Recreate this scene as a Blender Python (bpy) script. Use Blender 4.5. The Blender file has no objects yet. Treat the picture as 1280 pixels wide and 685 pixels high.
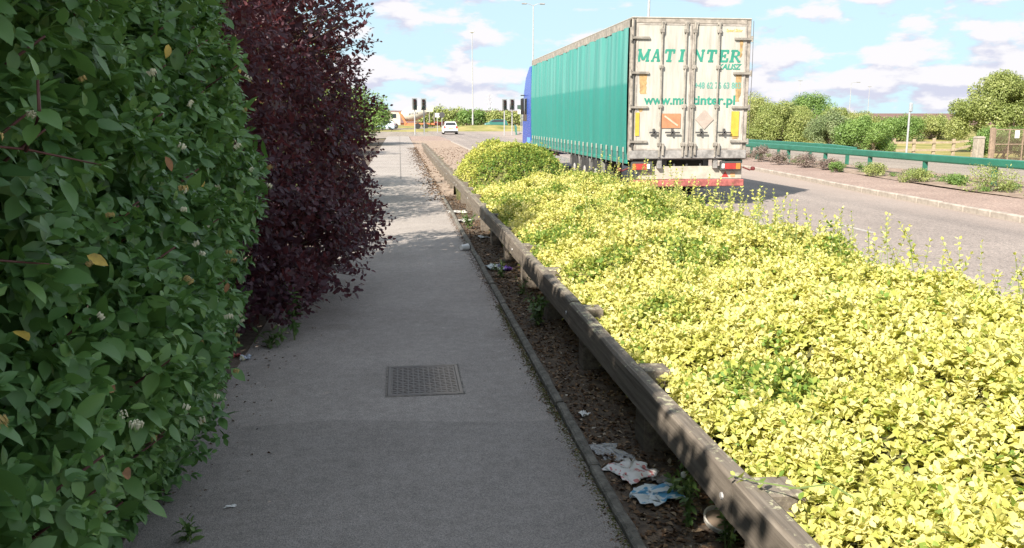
import bpy, math, random
import numpy as np
from mathutils import Matrix, Vector

random.seed(7)
rng = np.random.default_rng(11)
R = math.radians
sc = bpy.context.scene
COL = sc.collection

# ------------------------------------------------------------------ camera
FPX = 1070.0 / 1280.0                       # focal length / image width
cam_d = bpy.data.cameras.new('camera')
cam = bpy.data.objects.new('camera', cam_d); COL.objects.link(cam)
cam_d.sensor_width = 36.0; cam_d.lens = 36.0 * FPX
cam_d.clip_start = 0.05; cam_d.clip_end = 6000
CAM = np.array([0.0, 0.0, 1.65]); PITCH = R(10.30); YAW = R(7.39)
cam.location = CAM
cam.rotation_euler = (R(90) - PITCH, 0, -YAW)
sc.camera = cam
c_f = np.array([math.sin(YAW)*math.cos(PITCH), math.cos(YAW)*math.cos(PITCH), -math.sin(PITCH)])
c_r = np.array([math.cos(YAW), -math.sin(YAW), 0.0]); c_u = np.cross(c_r, c_f)

# ------------------------------------------------------------------ sky, sun, exposure
SUN_TO = Vector((-3.4, -3.75, 3.95)).normalized()       # towards the sun
SUN_EL = math.asin(SUN_TO.z)
SUN_AZ = math.atan2(SUN_TO.x, SUN_TO.y)                  # clockwise from +Y
w = bpy.data.worlds.new('World'); sc.world = w; w.use_nodes = True
nt = w.node_tree; N = nt.nodes; L = nt.links
for n in list(N): N.remove(n)
out = N.new('ShaderNodeOutputWorld'); bg = N.new('ShaderNodeBackground'); bg.inputs['Strength'].default_value = 0.15
sky = N.new('ShaderNodeTexSky'); sky.sky_type = 'NISHITA'; sky.sun_disc = False
sky.sun_elevation = SUN_EL; sky.sun_rotation = SUN_AZ
sky.altitude = 50; sky.air_density = 1.0; sky.dust_density = 0.4; sky.ozone_density = 2.0
tc = N.new('ShaderNodeTexCoord')
def vmath(op, a, b=None):
    n = N.new('ShaderNodeVectorMath'); n.operation = op
    if isinstance(a, tuple): n.inputs[0].default_value = a
    else: L.new(a, n.inputs[0])
    if b is not None:
        if isinstance(b, tuple): n.inputs[1].default_value = b
        else: L.new(b, n.inputs[1])
    return n.outputs[0]
def smath(op, a, b, clamp=False):
    n = N.new('ShaderNodeMath'); n.operation = op; n.use_clamp = clamp
    for i, v in enumerate((a, b)):
        if isinstance(v, (int, float)): n.inputs[i].default_value = v
        else: L.new(v, n.inputs[i])
    return n.outputs[0]
def smooth(v, lo, hi):
    n = N.new('ShaderNodeMapRange'); n.interpolation_type = 'SMOOTHSTEP'
    L.new(v, n.inputs[0]); n.inputs[1].default_value = lo; n.inputs[2].default_value = hi
    return n.outputs[0]
def cloud(vec, scale, det=6.0, rough=0.52, lac=2.1):
    n = N.new('ShaderNodeTexNoise'); n.inputs['Scale'].default_value = scale
    n.inputs['Detail'].default_value = det; n.inputs['Roughness'].default_value = rough
    n.inputs['Lacunarity'].default_value = lac
    L.new(vec, n.inputs['Vector']); return n.outputs[0]
base = vmath('ADD', vmath('MULTIPLY', tc.outputs['Generated'], (1.0, 1.0, 2.6)), (11.3, 3.3, 4.6))
d0 = cloud(base, 10.5)
d1 = cloud(vmath('ADD', base, (0.004, 0.0, 0.042)), 10.5)           # the same clouds a little higher up: what lies above shades
big = cloud(vmath('ADD', base, (7.0, 2.0, 0.0)), 3.2, 2.0)
sep = N.new('ShaderNodeSeparateXYZ'); L.new(tc.outputs['Generated'], sep.inputs[0])
low = smooth(sep.outputs[2], 0.16, 0.0)                            # more cloud stacked up towards the horizon
dens = smath('ADD', smath('ADD', d0, smath('MULTIPLY', smath('SUBTRACT', big, 0.5), 0.30)), smath('MULTIPLY', low, 0.035))
mask = smooth(dens, 0.473, 0.56)
shade = smooth(smath('SUBTRACT', d1, d0), -0.035, 0.085)
ccol = N.new('ShaderNodeMix'); ccol.data_type = 'RGBA'; L.new(shade, ccol.inputs[0])
ccol.inputs[6].default_value = (1.17, 1.15, 1.19, 1); ccol.inputs[7].default_value = (0.84, 0.865, 1.04, 1)
# the camera's shoulder: the same roll-off for the whole clear sky, c / (1 + c a)
clear = vmath('DIVIDE', sky.outputs[0], vmath('ADD', vmath('MULTIPLY', sky.outputs[0], (0.92, 0.555, 0.43)), (1.0, 1.0, 1.0)))
mx = N.new('ShaderNodeMix'); mx.data_type = 'RGBA'
L.new(mask, mx.inputs[0]); L.new(vmath('ADD', vmath('MULTIPLY', clear, (0.56, 0.56, 0.56)), (0.31, 0.32, 0.275)), mx.inputs[6])     # thin high haze pales the blue
L.new(ccol.outputs[2], mx.inputs[7])
L.new(mx.outputs[2], bg.inputs['Color']); L.new(bg.outputs[0], out.inputs[0])

sun_d = bpy.data.lights.new('sun', 'SUN'); sun_d.energy = 2.0; sun_d.angle = R(0.53); sun_d.color = (1.0, 0.91, 0.79)
sun = bpy.data.objects.new('sun', sun_d); COL.objects.link(sun)
sun.rotation_euler = SUN_TO.to_track_quat('Z', 'Y').to_euler()
sc.view_settings.view_transform = 'Standard'; sc.view_settings.look = 'None'
sc.view_settings.exposure = 2.5; sc.view_settings.gamma = 1.0
sc.view_settings.use_curve_mapping = False
sc.cycles.max_bounces = 6; sc.cycles.diffuse_bounces = 3; sc.cycles.transmission_bounces = 4; sc.cycles.transparent_max_bounces = 6

# ------------------------------------------------------------------ helpers
def tag(o, label=None, cat=None, group=None, kind=None):
    if label: o['label'] = label
    if cat: o['category'] = cat
    if group: o['group'] = group
    if kind: o['kind'] = kind
    return o
def thing(name, label, cat, loc=(0, 0, 0), rz=0.0, group=None):
    o = bpy.data.objects.new(name, None); COL.objects.link(o); o.empty_display_size = 0.2
    o.location = loc; o.rotation_euler = (0, 0, rz)
    return tag(o, label, cat, group)
def link(name, me, mat=None, parent=None):
    if mat is not None and not me.materials: me.materials.append(mat)
    o = bpy.data.objects.new(name, me); COL.objects.link(o)
    if parent: o.parent = parent
    return o
class MB:
    def __init__(s): s.v = []; s.f = []; s.m = []
    def add(s, vs, fs, mi=0):
        b = len(s.v); s.v += [tuple(v) for v in vs]
        for f in fs: s.f.append(tuple(b + i for i in f)); s.m.append(mi)
        return s
    def box(s, x0, x1, y0, y1, z0, z1, c=0.0, mi=0):
        if c <= 0:
            vs = [(x, y, z) for z in (z0, z1) for y in (y0, y1) for x in (x0, x1)]
            return s.add(vs, [(0, 2, 3, 1), (4, 5, 7, 6), (0, 1, 5, 4), (2, 6, 7, 3), (0, 4, 6, 2), (1, 3, 7, 5)], mi)
        # chamfered on all vertical + top/bottom edges
        def ring(i, z): return [(x0+c+i, y0+i, z), (x1-c-i, y0+i, z), (x1-i, y0+c+i, z), (x1-i, y1-c-i, z), (x1-c-i, y1-i, z), (x0+c+i, y1-i, z), (x0+i, y1-c-i, z), (x0+i, y0+c+i, z)]
        return s.rings([ring(c, z0), ring(0, z0+c), ring(0, z1-c), ring(c, z1)], True, mi)
    def rings(s, rs, caps=True, mi=0, closed=True):
        n = len(rs[0]); vs = [p for r in rs for p in r]; fs = []
        for k in range(len(rs)-1):
            for i in range(n if closed else n-1):
                j = (i+1) % n; fs.append((k*n+i, k*n+j, (k+1)*n+j, (k+1)*n+i))
        if caps:
            fs.append(tuple(range(n-1, -1, -1))); fs.append(tuple((len(rs)-1)*n+i for i in range(n)))
        return s.add(vs, fs, mi)
    def tube(s, pts, rad, n=6, mi=0):
        pts = [Vector(p) for p in pts]; rs = []
        if not isinstance(rad, (list, tuple)): rad = [rad]*len(pts)
        for i, p in enumerate(pts):
            t = (pts[min(i+1, len(pts)-1)] - pts[max(i-1, 0)]).normalized()
            a = t.cross(Vector((0, 0, 1)) if abs(t.z) < 0.9 else Vector((1, 0, 0))).normalized(); b = t.cross(a)
            rs.append([tuple(p + (a*math.cos(2*math.pi*k/n) + b*math.sin(2*math.pi*k/n))*rad[i]) for k in range(n)])
        return s.rings(rs, True, mi)
    def bar(s, a, b, wx, wz, mi=0):
        a = Vector(a); b = Vector(b); t = (b-a).normalized()
        u = t.cross(Vector((0, 0, 1)) if abs(t.z) < 0.95 else Vector((0, 1, 0))).normalized(); v = u.cross(t)
        r = lambda p: [tuple(p + u*wx*i*0.5 + v*wz*j*0.5) for i, j in ((-1, -1), (1, -1), (1, 1), (-1, 1))]
        return s.rings([r(a), r(b)], True, mi)
    def lathe(s, prof, axis='Z', c=(0, 0, 0), n=20, mi=0, caps=True):
        rs = []
        for (r, h) in prof:
            ring = []
            for k in range(n):
                a = 2*math.pi*k/n; p = (r*math.cos(a), r*math.sin(a), h)
                if axis == 'X': p = (h, r*math.cos(a), r*math.sin(a))
                if axis == 'Y': p = (r*math.cos(a), h, r*math.sin(a))
                ring.append((p[0]+c[0], p[1]+c[1], p[2]+c[2]))
            rs.append(ring)
        return s.rings(rs, caps, mi)
    def prism(s, poly, axis, a, b, mi=0):
        """2D polygon extruded along axis; poly in the two other axes (cyclic order)"""
        def P(u, v, t): return {'X': (t, u, v), 'Y': (u, t, v), 'Z': (u, v, t)}[axis]
        return s.rings([[P(u, v, a) for u, v in poly], [P(u, v, b) for u, v in poly]], True, mi)
    def build(s, name, mat, parent=None, smooth=False):
        me = bpy.data.meshes.new(name); me.from_pydata(s.v, [], s.f); me.update()
        import bmesh
        bm = bmesh.new(); bm.from_mesh(me); bmesh.ops.recalc_face_normals(bm, faces=bm.faces); bm.to_mesh(me); bm.free()
        mats = mat if isinstance(mat, (list, tuple)) else [mat]
        for m_ in mats: me.materials.append(m_)
        if len(mats) > 1: me.polygons.foreach_set('material_index', s.m)
        if smooth: me.polygons.foreach_set('use_smooth', [True]*len(me.polygons))
        return link(name, me, None, parent)

def vnoise(P, seed=0):
    P = np.asarray(P, float); i = np.floor(P).astype(np.int64); f = P - i; f = f*f*(3-2*f)
    def h(a, b, c):
        n = (a*374761393 + b*668265263 + c*2147483647 + seed*974634777) & 0xffffffff
        n = ((n ^ (n >> 13)) * 1274126177) & 0xffffffff
        n = ((n ^ (n >> 16)) * 2246822519) & 0xffffffff
        return ((n ^ (n >> 15)) & 0xffff) / 65535.0
    r = 0
    for dx in (0, 1):
        for dy in (0, 1):
            for dz in (0, 1):
                wgt = (f[:, 0] if dx else 1-f[:, 0])*(f[:, 1] if dy else 1-f[:, 1])*(f[:, 2] if dz else 1-f[:, 2])
                r = r + wgt*h(i[:, 0]+dx, i[:, 1]+dy, i[:, 2]+dz)
    return r
def fbm(P, seed=0, o=3):
    P = np.asarray(P, float); r = 0; a = 0.5; t = 0
    for k in range(o): r = r + a*vnoise(P*(2**k), seed+k); t += a; a *= 0.5
    return r/t

# ------------------------------------------------------------------ materials
def mat_new(name):
    m = bpy.data.materials.new(name); m.use_nodes = True
    return m, m.node_tree.nodes, m.node_tree.links, m.node_tree.nodes['Principled BSDF']
def plain(name, col, rough=0.6, metal=0.0, var=0.12, scale=6.0, bump=0.0, bscale=60.0, spec=0.5, col2=None, thr=(0.4, 0.65)):
    m, n, l, p = mat_new(name)
    p.inputs['Roughness'].default_value = rough; p.inputs['Metallic'].default_value = metal
    p.inputs['Specular IOR Level'].default_value = spec
    t = n.new('ShaderNodeTexCoord'); nz = n.new('ShaderNodeTexNoise'); nz.inputs['Scale'].default_value = scale; nz.inputs['Detail'].default_value = 6
    nz.inputs['Roughness'].default_value = 0.65
    l.new(t.outputs['Object'], nz.inputs['Vector'])
    r = n.new('ShaderNodeValToRGB'); r.color_ramp.elements[0].position = thr[0]; r.color_ramp.elements[1].position = thr[1]
    a = [max(0, c*(1-var)) for c in col]; b = [c*(1+var) for c in col]
    if col2: a, b = list(col), list(col2)
    r.color_ramp.elements[0].color = (*a, 1); r.color_ramp.elements[1].color = (*b, 1)
    l.new(nz.outputs[0], r.inputs[0]); l.new(r.outputs[0], p.inputs['Base Color'])
    if bump:
        b2 = n.new('ShaderNodeTexNoise'); b2.inputs['Scale'].default_value = bscale; b2.inputs['Detail'].default_value = 5
        l.new(t.outputs['Object'], b2.inputs['Vector'])
        bp = n.new('ShaderNodeBump'); bp.inputs['Strength'].default_value = bump; bp.inputs['Distance'].default_value = 0.01
        l.new(b2.outputs[0], bp.inputs['Height']); l.new(bp.outputs[0], p.inputs['Normal'])
    return m
def leafmat(name, stops, trans=(0.3, 0.4, 0.05), tfac=0.25, rough=0.45, spec=0.4, jitter=0.25, vein=0.0, hue=0.0):
    """colour from the mesh attribute 'tint' plus a random shift for each leaf"""
    m, n, l, p = mat_new(name)
    at = n.new('ShaderNodeAttribute'); at.attribute_name = 'tint'
    ge = n.new('ShaderNodeNewGeometry'); oi = n.new('ShaderNodeObjectInfo')
    ad = n.new('ShaderNodeMath'); ad.operation = 'ADD'; l.new(ge.outputs['Random Per Island'], ad.inputs[0]); l.new(oi.outputs['Random'], ad.inputs[1])
    fr = n.new('ShaderNodeMath'); fr.operation = 'FRACT'; l.new(ad.outputs[0], fr.inputs[0])
    ma = n.new('ShaderNodeMath'); ma.operation = 'MULTIPLY_ADD'; l.new(fr.outputs[0], ma.inputs[0]); ma.inputs[1].default_value = jitter
    l.new(at.outputs['Fac'], ma.inputs[2])
    r = n.new('ShaderNodeValToRGB'); cr = r.color_ramp
    while len(cr.elements) < len(stops): cr.elements.new(0.5)
    for e, (pos, c) in zip(cr.elements, stops): e.position = pos; e.color = (*c, 1)
    l.new(ma.outputs[0], r.inputs[0])
    l.new(r.outputs[0], p.inputs['Base Color'])
    p.inputs['Roughness'].default_value = rough; p.inputs['Specular IOR Level'].default_value = spec
    tr = n.new('ShaderNodeBsdfTranslucent'); mt = n.new('ShaderNodeMix'); mt.data_type = 'RGBA'; mt.blend_type = 'MIX'; mt.inputs[0].default_value = 0.5
    l.new(r.outputs[0], mt.inputs[6]); mt.inputs[7].default_value = (*trans, 1); l.new(mt.outputs[2], tr.inputs[0])
    ms = n.new('ShaderNodeMixShader'); ms.inputs[0].default_value = tfac
    l.new(p.outputs[0], ms.inputs[1]); l.new(tr.outputs[0], ms.inputs[2]); l.new(ms.outputs[0], n['Material Output'].inputs[0])
    return m

M = {}
M['stem_red'] = plain('stem_red', (0.09, 0.03, 0.025), 0.6)
M['stem'] = plain('stem_brown', (0.08, 0.055, 0.035), 0.8, bump=0.4)
M['stem_green'] = plain('stem_green', (0.14, 0.2, 0.06), 0.6)
M['bark'] = plain('bark', (0.13, 0.1, 0.075), 0.9, bump=0.8, bscale=25)
M['core'] = plain('core_fill_olive', (0.09, 0.09, 0.03), 0.95, var=0.4, scale=25)
M['white'] = plain('white_paint', (0.72, 0.72, 0.7), 0.4, var=0.06)
M['black'] = plain('black_plastic', (0.02, 0.02, 0.021), 0.5)
M['rubber'] = plain('tyre_rubber', (0.03, 0.03, 0.03), 0.85, var=0.3)
M['steel'] = plain('galvanised_steel', (0.36, 0.36, 0.36), 0.5, 0.4, var=0.2)
M['rod'] = plain('dirty_rod_steel', (0.27, 0.25, 0.22), 0.6, 0.2, var=0.3, scale=8)
M['dark_steel'] = plain('dark_steel', (0.08, 0.08, 0.08), 0.6, 0.3)
M['glass'] = plain('dark_glass', (0.03, 0.035, 0.04), 0.08, spec=0.8)
M['red'] = plain('red_lens', (0.36, 0.04, 0.035), 0.35)
M['orange'] = plain('orange_lens', (0.5, 0.19, 0.04), 0.35)
M['yellow'] = plain('yellow_reflector', (0.5, 0.36, 0.05), 0.5)
M['concrete'] = plain('concrete', (0.27, 0.25, 0.22), 0.9, var=0.25, scale=9, bump=0.5, bscale=90)
M['edging'] = plain('edging_concrete', (0.15, 0.14, 0.12), 0.95, var=0.35, scale=14, bump=0.8, bscale=90)
M['kerb'] = plain('kerb_concrete', (0.34, 0.3, 0.26), 0.9, var=0.2, scale=5, bump=0.3)
M['green_rail'] = plain('green_paint', (0.025, 0.145, 0.1), 0.45, var=0.12, scale=3)
M['galv'] = plain('grey_column', (0.4, 0.41, 0.42), 0.5, 0.3)
M['mark'] = plain('road_marking_paint', (0.36, 0.34, 0.31), 0.85, var=0.3, scale=14)
M['fence_wood'] = plain('pale_fence_wood', (0.36, 0.29, 0.21), 0.9, var=0.2, bump=0.4)
M['stone'] = plain('pale_stone', (0.31, 0.275, 0.235), 0.9, var=0.2, bump=0.5, bscale=12)
M['rust'] = plain('rusty_brown_paint', (0.26, 0.19, 0.145), 0.8, var=0.25)

def asphalt(name, col, col2, patch=0.8, speck=260, bump=0.35, stain=None, tracks=False, spots=False, dust=False):
    m, n, l, p = mat_new(name); p.inputs['Roughness'].default_value = 0.88; p.inputs['Specular IOR Level'].default_value = 0.25
    t = n.new('ShaderNodeTexCoord')
    def nz(s, d=4, rg=0.6, vec=None):
        q = n.new('ShaderNodeTexNoise'); q.inputs['Scale'].default_value = s; q.inputs['Detail'].default_value = d; q.inputs['Roughness'].default_value = rg
        l.new(vec or t.outputs['Object'], q.inputs['Vector']); return q.outputs[0]
    def ramp(v, a, b, ca, cb):
        r = n.new('ShaderNodeValToRGB'); r.color_ramp.elements[0].position = a; r.color_ramp.elements[1].position = b
        r.color_ramp.elements[0].color = (*ca, 1); r.color_ramp.elements[1].color = (*cb, 1); l.new(v, r.inputs[0]); return r.outputs[0]
    c = ramp(nz(patch, 8, 0.7), 0.35, 0.68, col, col2)
    def mul(a, b, f=1.0):
        q = n.new('ShaderNodeMix'); q.data_type = 'RGBA'; q.blend_type = 'MULTIPLY'; q.inputs[0].default_value = f; l.new(a, q.inputs[6]); l.new(b, q.inputs[7]); return q.outputs[2]
    vo = n.new('ShaderNodeTexVoronoi'); vo.inputs['Scale'].default_value = speck; l.new(t.outputs['Object'], vo.inputs['Vector'])
    sp = n.new('ShaderNodeSeparateColor'); l.new(vo.outputs['Color'], sp.inputs[0])
    c = mul(c, ramp(sp.outputs[0], 0.0, 1.0, (0.66, 0.66, 0.66), (1.34, 1.32, 1.28)))
    c = mul(c, ramp(nz(14, 5, 0.7), 0.3, 0.7, (0.86, 0.86, 0.86), (1.12, 1.12, 1.12)))
    if tracks:   # long pale wear streaks along the carriageway
        mp = n.new('ShaderNodeMapping'); mp.inputs['Scale'].default_value = (1.3, 0.03, 1); l.new(t.outputs['Object'], mp.inputs[0])
        c = mul(c, ramp(nz(1.0, 5, 0.6, mp.outputs[0]), 0.3, 0.7, (0.85, 0.84, 0.84), (1.14, 1.12, 1.1)))
    if spots:    # gum, drips and small stains
        for sc_, th, cl in ((2.3, 0.045, (1.35, 1.33, 1.3)), (3.7, 0.05, (0.62, 0.6, 0.58)), (0.9, 0.16, (0.86, 0.85, 0.84))):
            v2 = n.new('ShaderNodeTexVoronoi'); v2.inputs['Scale'].default_value = sc_
            wv = n.new('ShaderNodeTexNoise'); wv.inputs['Scale'].default_value = 7; l.new(t.outputs['Object'], wv.inputs['Vector'])
            av = n.new('ShaderNodeVectorMath'); av.operation = 'MULTIPLY_ADD'; l.new(wv.outputs[1], av.inputs[0]); av.inputs[1].default_value = (0.12, 0.12, 0); l.new(t.outputs['Object'], av.inputs[2]); l.new(av.outputs[0], v2.inputs['Vector'])
            c = mul(c, ramp(v2.outputs['Distance'], th*0.7, th, cl, (1, 1, 1)))
    if dust:     # pale pinkish grit along the gutter on the median side
        sp2 = n.new('ShaderNodeSeparateXYZ'); l.new(t.outputs['Object'], sp2.inputs[0])
        q2 = n.new('ShaderNodeMath'); q2.operation = 'MULTIPLY_ADD'; l.new(nz(0.8, 6, 0.7), q2.inputs[0]); q2.inputs[1].default_value = 1.6; l.new(sp2.outputs[0], q2.inputs[2])
        mr2 = n.new('ShaderNodeMapRange'); mr2.inputs[1].default_value = 10.6; mr2.inputs[2].default_value = 12.4; mr2.inputs[4].default_value = 0.7; l.new(q2.outputs[0], mr2.inputs[0])
        mx2 = n.new('ShaderNodeMix'); mx2.data_type = 'RGBA'; l.new(mr2.outputs[0], mx2.inputs[0]); l.new(c, mx2.inputs[6]); mx2.inputs[7].default_value = (0.33, 0.27, 0.235, 1); c = mx2.outputs[2]
    l.new(c, p.inputs['Base Color'])
    bp = n.new('ShaderNodeBump'); bp.inputs['Strength'].default_value = bump; bp.inputs['Distance'].default_value = 0.004
    l.new(vo.outputs['Distance'], bp.inputs['Height']); l.new(bp.outputs[0], p.inputs['Normal'])
    return m
M['path'] = asphalt('path_asphalt', (0.255, 0.233, 0.219), (0.34, 0.311, 0.294), spots=True)
M['patch'] = asphalt('path_patch_asphalt', (0.232, 0.213, 0.201), (0.275, 0.253, 0.24), patch=2.0)
M['road'] = asphalt('road_asphalt', (0.22, 0.195, 0.184), (0.29, 0.258, 0.242), patch=0.25, speck=60, tracks=True, dust=True)
M['median'] = asphalt('red_paving', (0.25, 0.185, 0.16), (0.32, 0.245, 0.212), patch=0.6, speck=40)
M['opp'] = asphalt('pale_road', (0.22, 0.195, 0.17), (0.28, 0.25, 0.22), patch=0.3, speck=50, tracks=True)
M['soil'] = plain('dark_soil', (0.055, 0.04, 0.03), 0.98, scale=16, bump=1.0, bscale=70, col2=(0.15, 0.115, 0.085), thr=(0.35, 0.7))
M['msoil'] = plain('median_soil', (0.17, 0.12, 0.09), 0.98, scale=5, bump=0.8, bscale=30, col2=(0.34, 0.26, 0.2))

def timber():
    m, n, l, p = mat_new('weathered_timber'); p.inputs['Roughness'].default_value = 0.9; p.inputs['Specular IOR Level'].default_value = 0.2
    t = n.new('ShaderNodeTexCoord'); ge = n.new('ShaderNodeNewGeometry')
    mp = n.new('ShaderNodeMapping'); mp.inputs['Scale'].default_value = (40, 1.6, 40); l.new(ge.outputs['Position'], mp.inputs[0])
    a = n.new('ShaderNodeTexNoise'); a.inputs['Scale'].default_value = 1.0; a.inputs['Detail'].default_value = 6; a.inputs['Roughness'].default_value = 0.7; l.new(mp.outputs[0], a.inputs['Vector'])
    r = n.new('ShaderNodeValToRGB'); r.color_ramp.elements[0].position = 0.3; r.color_ramp.elements[1].position = 0.72
    r.color_ramp.elements[0].color = (0.085, 0.072, 0.06, 1); r.color_ramp.elements[1].color = (0.23, 0.2, 0.165, 1); l.new(a.outputs[0], r.inputs[0])
    # lichen: pale crusts, mostly on top faces
    b = n.new('ShaderNodeTexNoise'); b.inputs['Scale'].default_value = 26; b.inputs['Detail'].default_value = 7; b.inputs['Roughness'].default_value = 0.7; l.new(ge.outputs['Position'], b.inputs['Vector'])
    b2 = n.new('ShaderNodeTexNoise'); b2.inputs['Scale'].default_value = 3.5; l.new(ge.outputs['Position'], b2.inputs['Vector'])
    sx = n.new('ShaderNodeSeparateXYZ'); l.new(ge.outputs['Normal'], sx.inputs[0])
    m1 = n.new('ShaderNodeMath'); m1.operation = 'MULTIPLY_ADD'; l.new(sx.outputs[2], m1.inputs[0]); m1.inputs[1].default_value = 0.13; l.new(b.outputs[0], m1.inputs[2])
    m2 = n.new('ShaderNodeMath'); m2.operation = 'MULTIPLY_ADD'; l.new(b2.outputs[0], m2.inputs[0]); m2.inputs[1].default_value = 0.35; l.new(m1.outputs[0], m2.inputs[2])
    s = n.new('ShaderNodeMapRange'); s.inputs[1].default_value = 0.86; s.inputs[2].default_value = 0.92; l.new(m2.outputs[0], s.inputs[0])
    mxx = n.new('ShaderNodeMix'); mxx.data_type = 'RGBA'; l.new(s.outputs[0], mxx.inputs[0]); l.new(r.outputs[0], mxx.inputs[6]); mxx.inputs[7].default_value = (0.33, 0.32, 0.22, 1)
    l.new(mxx.outputs[2], p.inputs['Base Color'])
    bp = n.new('ShaderNodeBump'); bp.inputs['Strength'].default_value = 0.6; bp.inputs['Distance'].default_value = 0.006; l.new(a.outputs[0], bp.inputs['Height']); l.new(bp.outputs[0], p.inputs['Normal'])
    return m
M['timber'] = timber()

# ------------------------------------------------------------------ ground, path, road
ZR = -0.2                                   # road surface (the path is 0)
def sstep(v, a, b): t = np.clip((v-a)/(b-a), 0, 1); return t*t*(3-2*t)
def ground_z(x, y):
    z = np.where(x < -1.2, -0.012, -0.36)
    z = np.where((x < -1.2) & (y > 70), -0.012 - 0.3*sstep(y, 70, 84), z)
    z = np.where(x > 24.6, -0.26 - 0.5*sstep(x, 26, 31)*sstep(y, -40, 20)*(1-sstep(y, 62, 90)), z)
    far = sstep(y, 170, 420)
    z = z + far*(5.6 - 3.2*sstep(x/np.maximum(y, 1), 0.25, 0.5)) + 12*sstep(y, 500, 2200)
    # low bank across the junction
    z = z + 1.0*np.exp(-(((x-14)/11)**2))*np.where(y > 121, sstep(y, 122, 134), 0)*(1-sstep(y, 138, 147))
    return z
xs = np.unique(np.concatenate([np.linspace(-2500, -100, 14), np.linspace(-100, -10, 12), np.linspace(-10, -1.21, 10), [-1.19], np.linspace(4.0, 24.5, 22), [24.7], np.linspace(25, 60, 30), np.linspace(62, 160, 20), np.linspace(200, 2500, 16)]))
ys = np.unique(np.concatenate([np.linspace(-60, 60, 30), np.linspace(60, 180, 60), np.linspace(185, 480, 40), np.linspace(520, 3200, 20)]))
X, Y = np.meshgrid(xs, ys); Z = ground_z(X, Y) + 0.02*(vnoise(np.stack([X.ravel(), Y.ravel(), 0*X.ravel()], 1)*0.7, 3).reshape(X.shape)-0.5)
me = bpy.data.meshes.new('ground'); nx, ny = len(xs), len(ys)
idx = np.arange(nx*ny).reshape(ny, nx)
me.from_pydata(np.stack([X.ravel(), Y.ravel(), Z.ravel()], 1).tolist(), [], np.stack([idx[:-1, :-1].ravel(), idx[:-1, 1:].ravel(), idx[1:, 1:].ravel(), idx[1:, :-1].ravel()], 1).tolist())
gm, n, l, p = mat_new('ground_grass_and_fields'); p.inputs['Roughness'].default_value = 0.95; p.inputs['Specular IOR Level'].default_value = 0.1
ge = n.new('ShaderNodeNewGeometry'); sx = n.new('ShaderNodeSeparateXYZ'); l.new(ge.outputs['Position'], sx.inputs[0])
a = n.new('ShaderNodeTexNoise'); a.inputs['Scale'].default_value = 0.35; a.inputs['Detail'].default_value = 8; a.inputs['Roughness'].default_value = 0.7; l.new(ge.outputs['Position'], a.inputs['Vector'])
r = n.new('ShaderNodeValToRGB'); r.color_ramp.elements[0].position = 0.35; r.color_ramp.elements[1].position = 0.62
r.color_ramp.elements[0].color = (0.13, 0.15, 0.04, 1); r.color_ramp.elements[1].color = (0.34, 0.29, 0.12, 1); l.new(a.outputs[0], r.inputs[0])
mp = n.new('ShaderNodeMapping'); mp.inputs['Scale'].default_value = (0.02, 0.12, 0.02); l.new(ge.outputs['Position'], mp.inputs[0])
a2 = n.new('ShaderNodeTexNoise'); a2.inputs['Scale'].default_value = 1; a2.inputs['Detail'].default_value = 6; l.new(mp.outputs[0], a2.inputs['Vector'])
r2 = n.new('ShaderNodeValToRGB'); r2.color_ramp.elements[0].color = (0.14, 0.085, 0.075, 1); r2.color_ramp.elements[1].color = (0.24, 0.15, 0.125, 1); l.new(a2.outputs[0], r2.inputs[0])
mr = n.new('ShaderNodeMapRange'); mr.inputs[1].default_value = 205; mr.inputs[2].default_value = 222; l.new(sx.outputs[1], mr.inputs[0])
fm = n.new('ShaderNodeMix'); fm.data_type = 'RGBA'; l.new(mr.outputs[0], fm.inputs[0]); l.new(r.outputs[0], fm.inputs[6]); l.new(r2.outputs[0], fm.inputs[7]); l.new(fm.outputs[2], p.inputs['Base Color'])
tag(link('ground', me, gm), kind='structure')

# soil under the shrubs on the left of the path
b = MB(); b.box(-7, -1.12, -6, 70, -0.3, 0.006); tag(b.build('shrub_bed', M['soil']), kind='structure')
# path
b = MB(); b.box(-1.12, 0.86, -8, 82, -0.32, 0.0); tag(b.build('footpath', M['path']), kind='structure')
# slightly darker resurfaced patch around the inspection cover
b = MB(); b.add([(-1.08, 2.2, 0.0035), (0.85, 2.2, 0.0035), (0.852, 4.45, 0.0035), (0.3, 4.5, 0.0035), (-0.4, 4.62, 0.0035), (-1.08, 4.55, 0.0035)], [(0, 1, 2, 3, 4, 5)])
tag(b.build('footpath_patch', M['patch']), kind='structure')
# dark joint down the middle of the far path
b = MB(); b.box(-0.008, 0.022, 24, 82, -0.05, 0.004); tag(b.build('footpath_joint', plain('tar_joint', (0.15, 0.135, 0.125), 0.9)), kind='structure')
# planting bed between path and road
gx = np.linspace(0.86, 3.84, 60); gy = np.concatenate([np.linspace(-4, 1.8, 12), np.linspace(1.9, 20, 260), np.linspace(20.5, 66, 70)])
X, Y = np.meshgrid(gx, gy); P = np.stack([X.ravel(), Y.ravel(), 0*X.ravel()], 1)
Z = -0.012 + 0.05*(fbm(P*3.1, 5)-0.5) + 0.03*(fbm(P*14, 9)-0.5)
Z = np.where(P[:, 0] > 3.6, -0.08, Z)
P[:, 2] = Z; nx, ny = len(gx), len(gy); idx = np.arange(nx*ny).reshape(ny, nx)
me = bpy.data.meshes.new('planting_bed'); me.from_pydata(P.tolist(), [], np.stack([idx[:-1, :-1].ravel(), idx[:-1, 1:].ravel(), idx[1:, 1:].ravel(), idx[1:, :-1].ravel()], 1).tolist())
me.polygons.foreach_set('use_smooth', [True]*len(me.polygons))
o = tag(link('planting_bed', me, M['soil']), kind='structure')
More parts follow.
